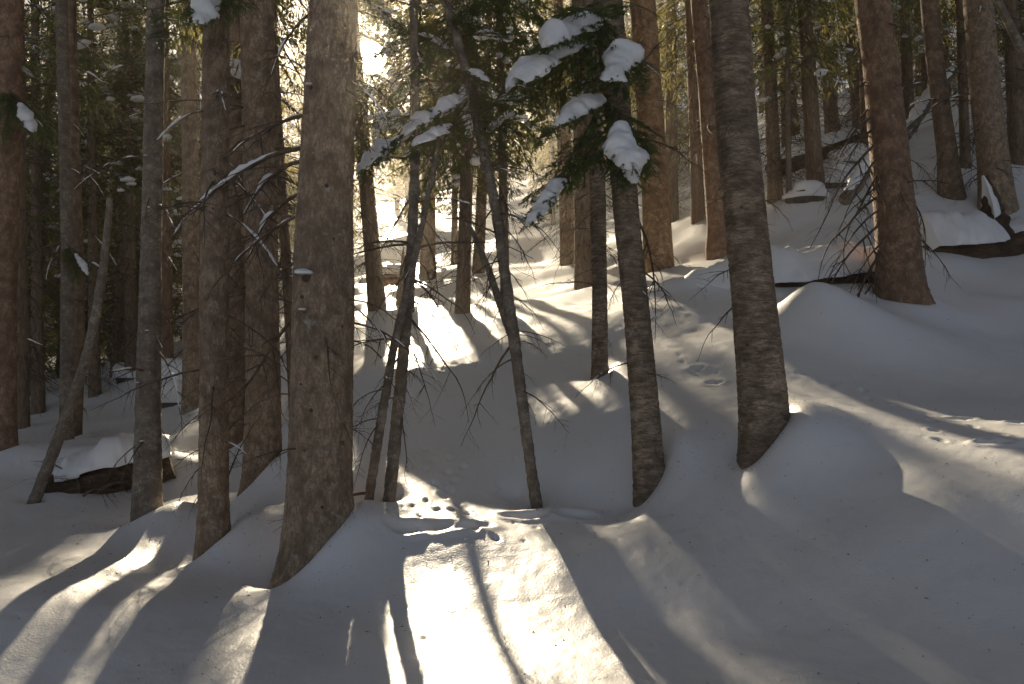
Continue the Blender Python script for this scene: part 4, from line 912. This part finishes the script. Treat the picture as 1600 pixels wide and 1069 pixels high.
def boulder(px, py, r, label, seed, cap=1.0):
    p = hit(px, py); root = link('boulder', None); root.location = p; tag(root, label, 'boulder', 'boulders on the slope')
    nu, nv = 30, 20; U, Pp = np.meshgrid(np.arange(nu) / nu * 2 * np.pi, np.linspace(.05, np.pi - .05, nv))
    X, Y, Z = np.cos(U) * np.sin(Pp), np.sin(U) * np.sin(Pp), np.cos(Pp)
    k = 1 + .3 * noise3(X * 1.4 + seed, Y * 1.4, Z * 1.4) + .12 * noise3(X * 4, Y * 4 + seed, Z * 4)
    k = np.round(k * 7) / 7 * .4 + k * .6
    V = np.stack([X * k * r * 1.3, Y * k * r, Z * k * r * .8], -1)
    i = np.arange(nv - 1)[:, None] * nu; j = np.arange(nu)[None]; j2 = (j + 1) % nu
    q = np.stack([i + j, i + nu + j, i + nu + j2, i + j2], -1).reshape(-1, 4)
    link('rock', make_mesh('rock', V.reshape(-1, 3), q, M_ROCK), root)
    S = V * np.array([1.13, 1.13, 1.08]); S = S[:11].copy(); S[..., 2] += r * .3 * cap * np.cos(np.linspace(0, 1.45, 11))[:, None]
    S = np.concatenate([S, V[10:11] * .9]); n = 12; i = np.arange(n - 1)[:, None] * nu
    q = np.stack([i + j, i + nu + j, i + nu + j2, i + j2], -1).reshape(-1, 4); top = S[0].mean(0)
    t = np.stack([np.arange(nu), (np.arange(nu) + 1) % nu, np.full(nu, n * nu)], -1)
    link('snow', make_mesh('rock_snow', np.concatenate([S.reshape(-1, 3), [top]]), [q, t], M_CAP), root)
M_ROCK = bark_material('grey_brown_rock', (0.10, 0.085, 0.07), (0.19, 0.16, 0.13), (0.06, 0.05, 0.042), (1, 1, 1.6), 5, .6)
for px, py, r, lb_ in [(1300,292,.45,'largest snow capped boulder right of the dark boulder trunk'),(1258,310,.3,'small boulder at the foot of the dark boulder trunk'),(1330,258,.45,'upper snow capped boulder left of the reddish brown trunk'),
                      (268,628,.34,'dark boulder in the root hollow between left trunks'),(275,600,.4,'upper boulder of the root hollow between left trunks'),(1588,372,.34,'dark boulder cut by the right picture edge'),(1340,205,.5,'highest boulder on the right slope'),(208,590,.3,'small snow capped boulder behind the lichen spotted trunk')]:
    boulder(px, py, r, lb_, px * .13)
# ------------------------------------------------------------------ fallen needles and bark crumbs on the snow
r = np.random.default_rng(12); n = 2600
Yl = r.uniform(3.6, 11, n); pxl = r.uniform(-100, 1700, n); xl = (pxl - CX) / F * Yl
kt = r.integers(0, 13, n); bx = np.array([NEAR[k_]['base'][0] for k_ in kt]); by = np.array([NEAR[k_]['base'][1] for k_ in kt]); nearm = r.random(n) < .55
rr_ = .2 + np.abs(r.normal(0, .45, n)); aa_ = r.uniform(0, 6.28, n); xl = np.where(nearm, bx + rr_ * np.cos(aa_), xl); Yl = np.where(nearm, by + rr_ * np.sin(aa_), Yl)
zl = H(xl, Yl) + .002
sz = r.uniform(.0012, .0036, n) * (1 + 1.2 * (r.random(n) < .12)); an = r.uniform(0, 3.14, n); el_ = r.uniform(1, 3.2, n)
dx = np.stack([np.cos(an), np.sin(an), 0 * an], -1) * (sz * el_)[:, None]; dy = np.stack([-np.sin(an), np.cos(an), 0 * an], -1) * sz[:, None]; c = np.stack([xl, Yl, zl], -1)
V = np.stack([c - dx, c - dy, c + dx, c + dy, c + [0, 0, .004]], 1).reshape(-1, 3); b5 = np.arange(n)[:, None] * 5
Tt = np.concatenate([b5 + np.array([[i, (i + 1) % 4, 4]]) for i in range(4)])
tag(link('needle_litter', make_mesh('needle_litter', V, Tt, M_TWIG, False)), 'fallen needles and bark crumbs scattered on the snow', 'litter', kind='stuff')

# ------------------------------------------------------------------ the hazy air between the trees
hz_m, hz_n, hz_o = new_mat('haze')
hv = nd(hz_n, 'ShaderNodeVolumePrincipled', {'Color': (1.0, 0.93, 0.82, 1), 'Density': 0.0013, 'Anisotropy': 0.8})
hz_n.links.new(hv.outputs[0], hz_o.inputs['Volume'])
bpy.context.view_layer.update()
zt = max((o.matrix_world @ Vector(c))[2] for o in sc.objects if o.type == 'MESH' for c in o.bound_box)
zb = min((o.matrix_world @ Vector(c))[2] for o in sc.objects if o.type == 'MESH' for c in o.bound_box)
x0, x1, y0, y1, z0, z1 = -125.0, 125.0, -125.0, 125.0, zb - 1.0, zt + 1.0
hvv = [(x, y, z) for x in (x0, x1) for y in (y0, y1) for z in (z0, z1)]
hf = [(0, 1, 3, 2), (4, 6, 7, 5), (0, 4, 5, 1), (2, 3, 7, 6), (0, 2, 6, 4), (1, 5, 7, 3)]
hz = link('haze', make_mesh('haze', hvv, np.array(hf), hz_m, False))
tag(hz, 'thin sunlit haze hanging between the trees', 'haze', kind='stuff')
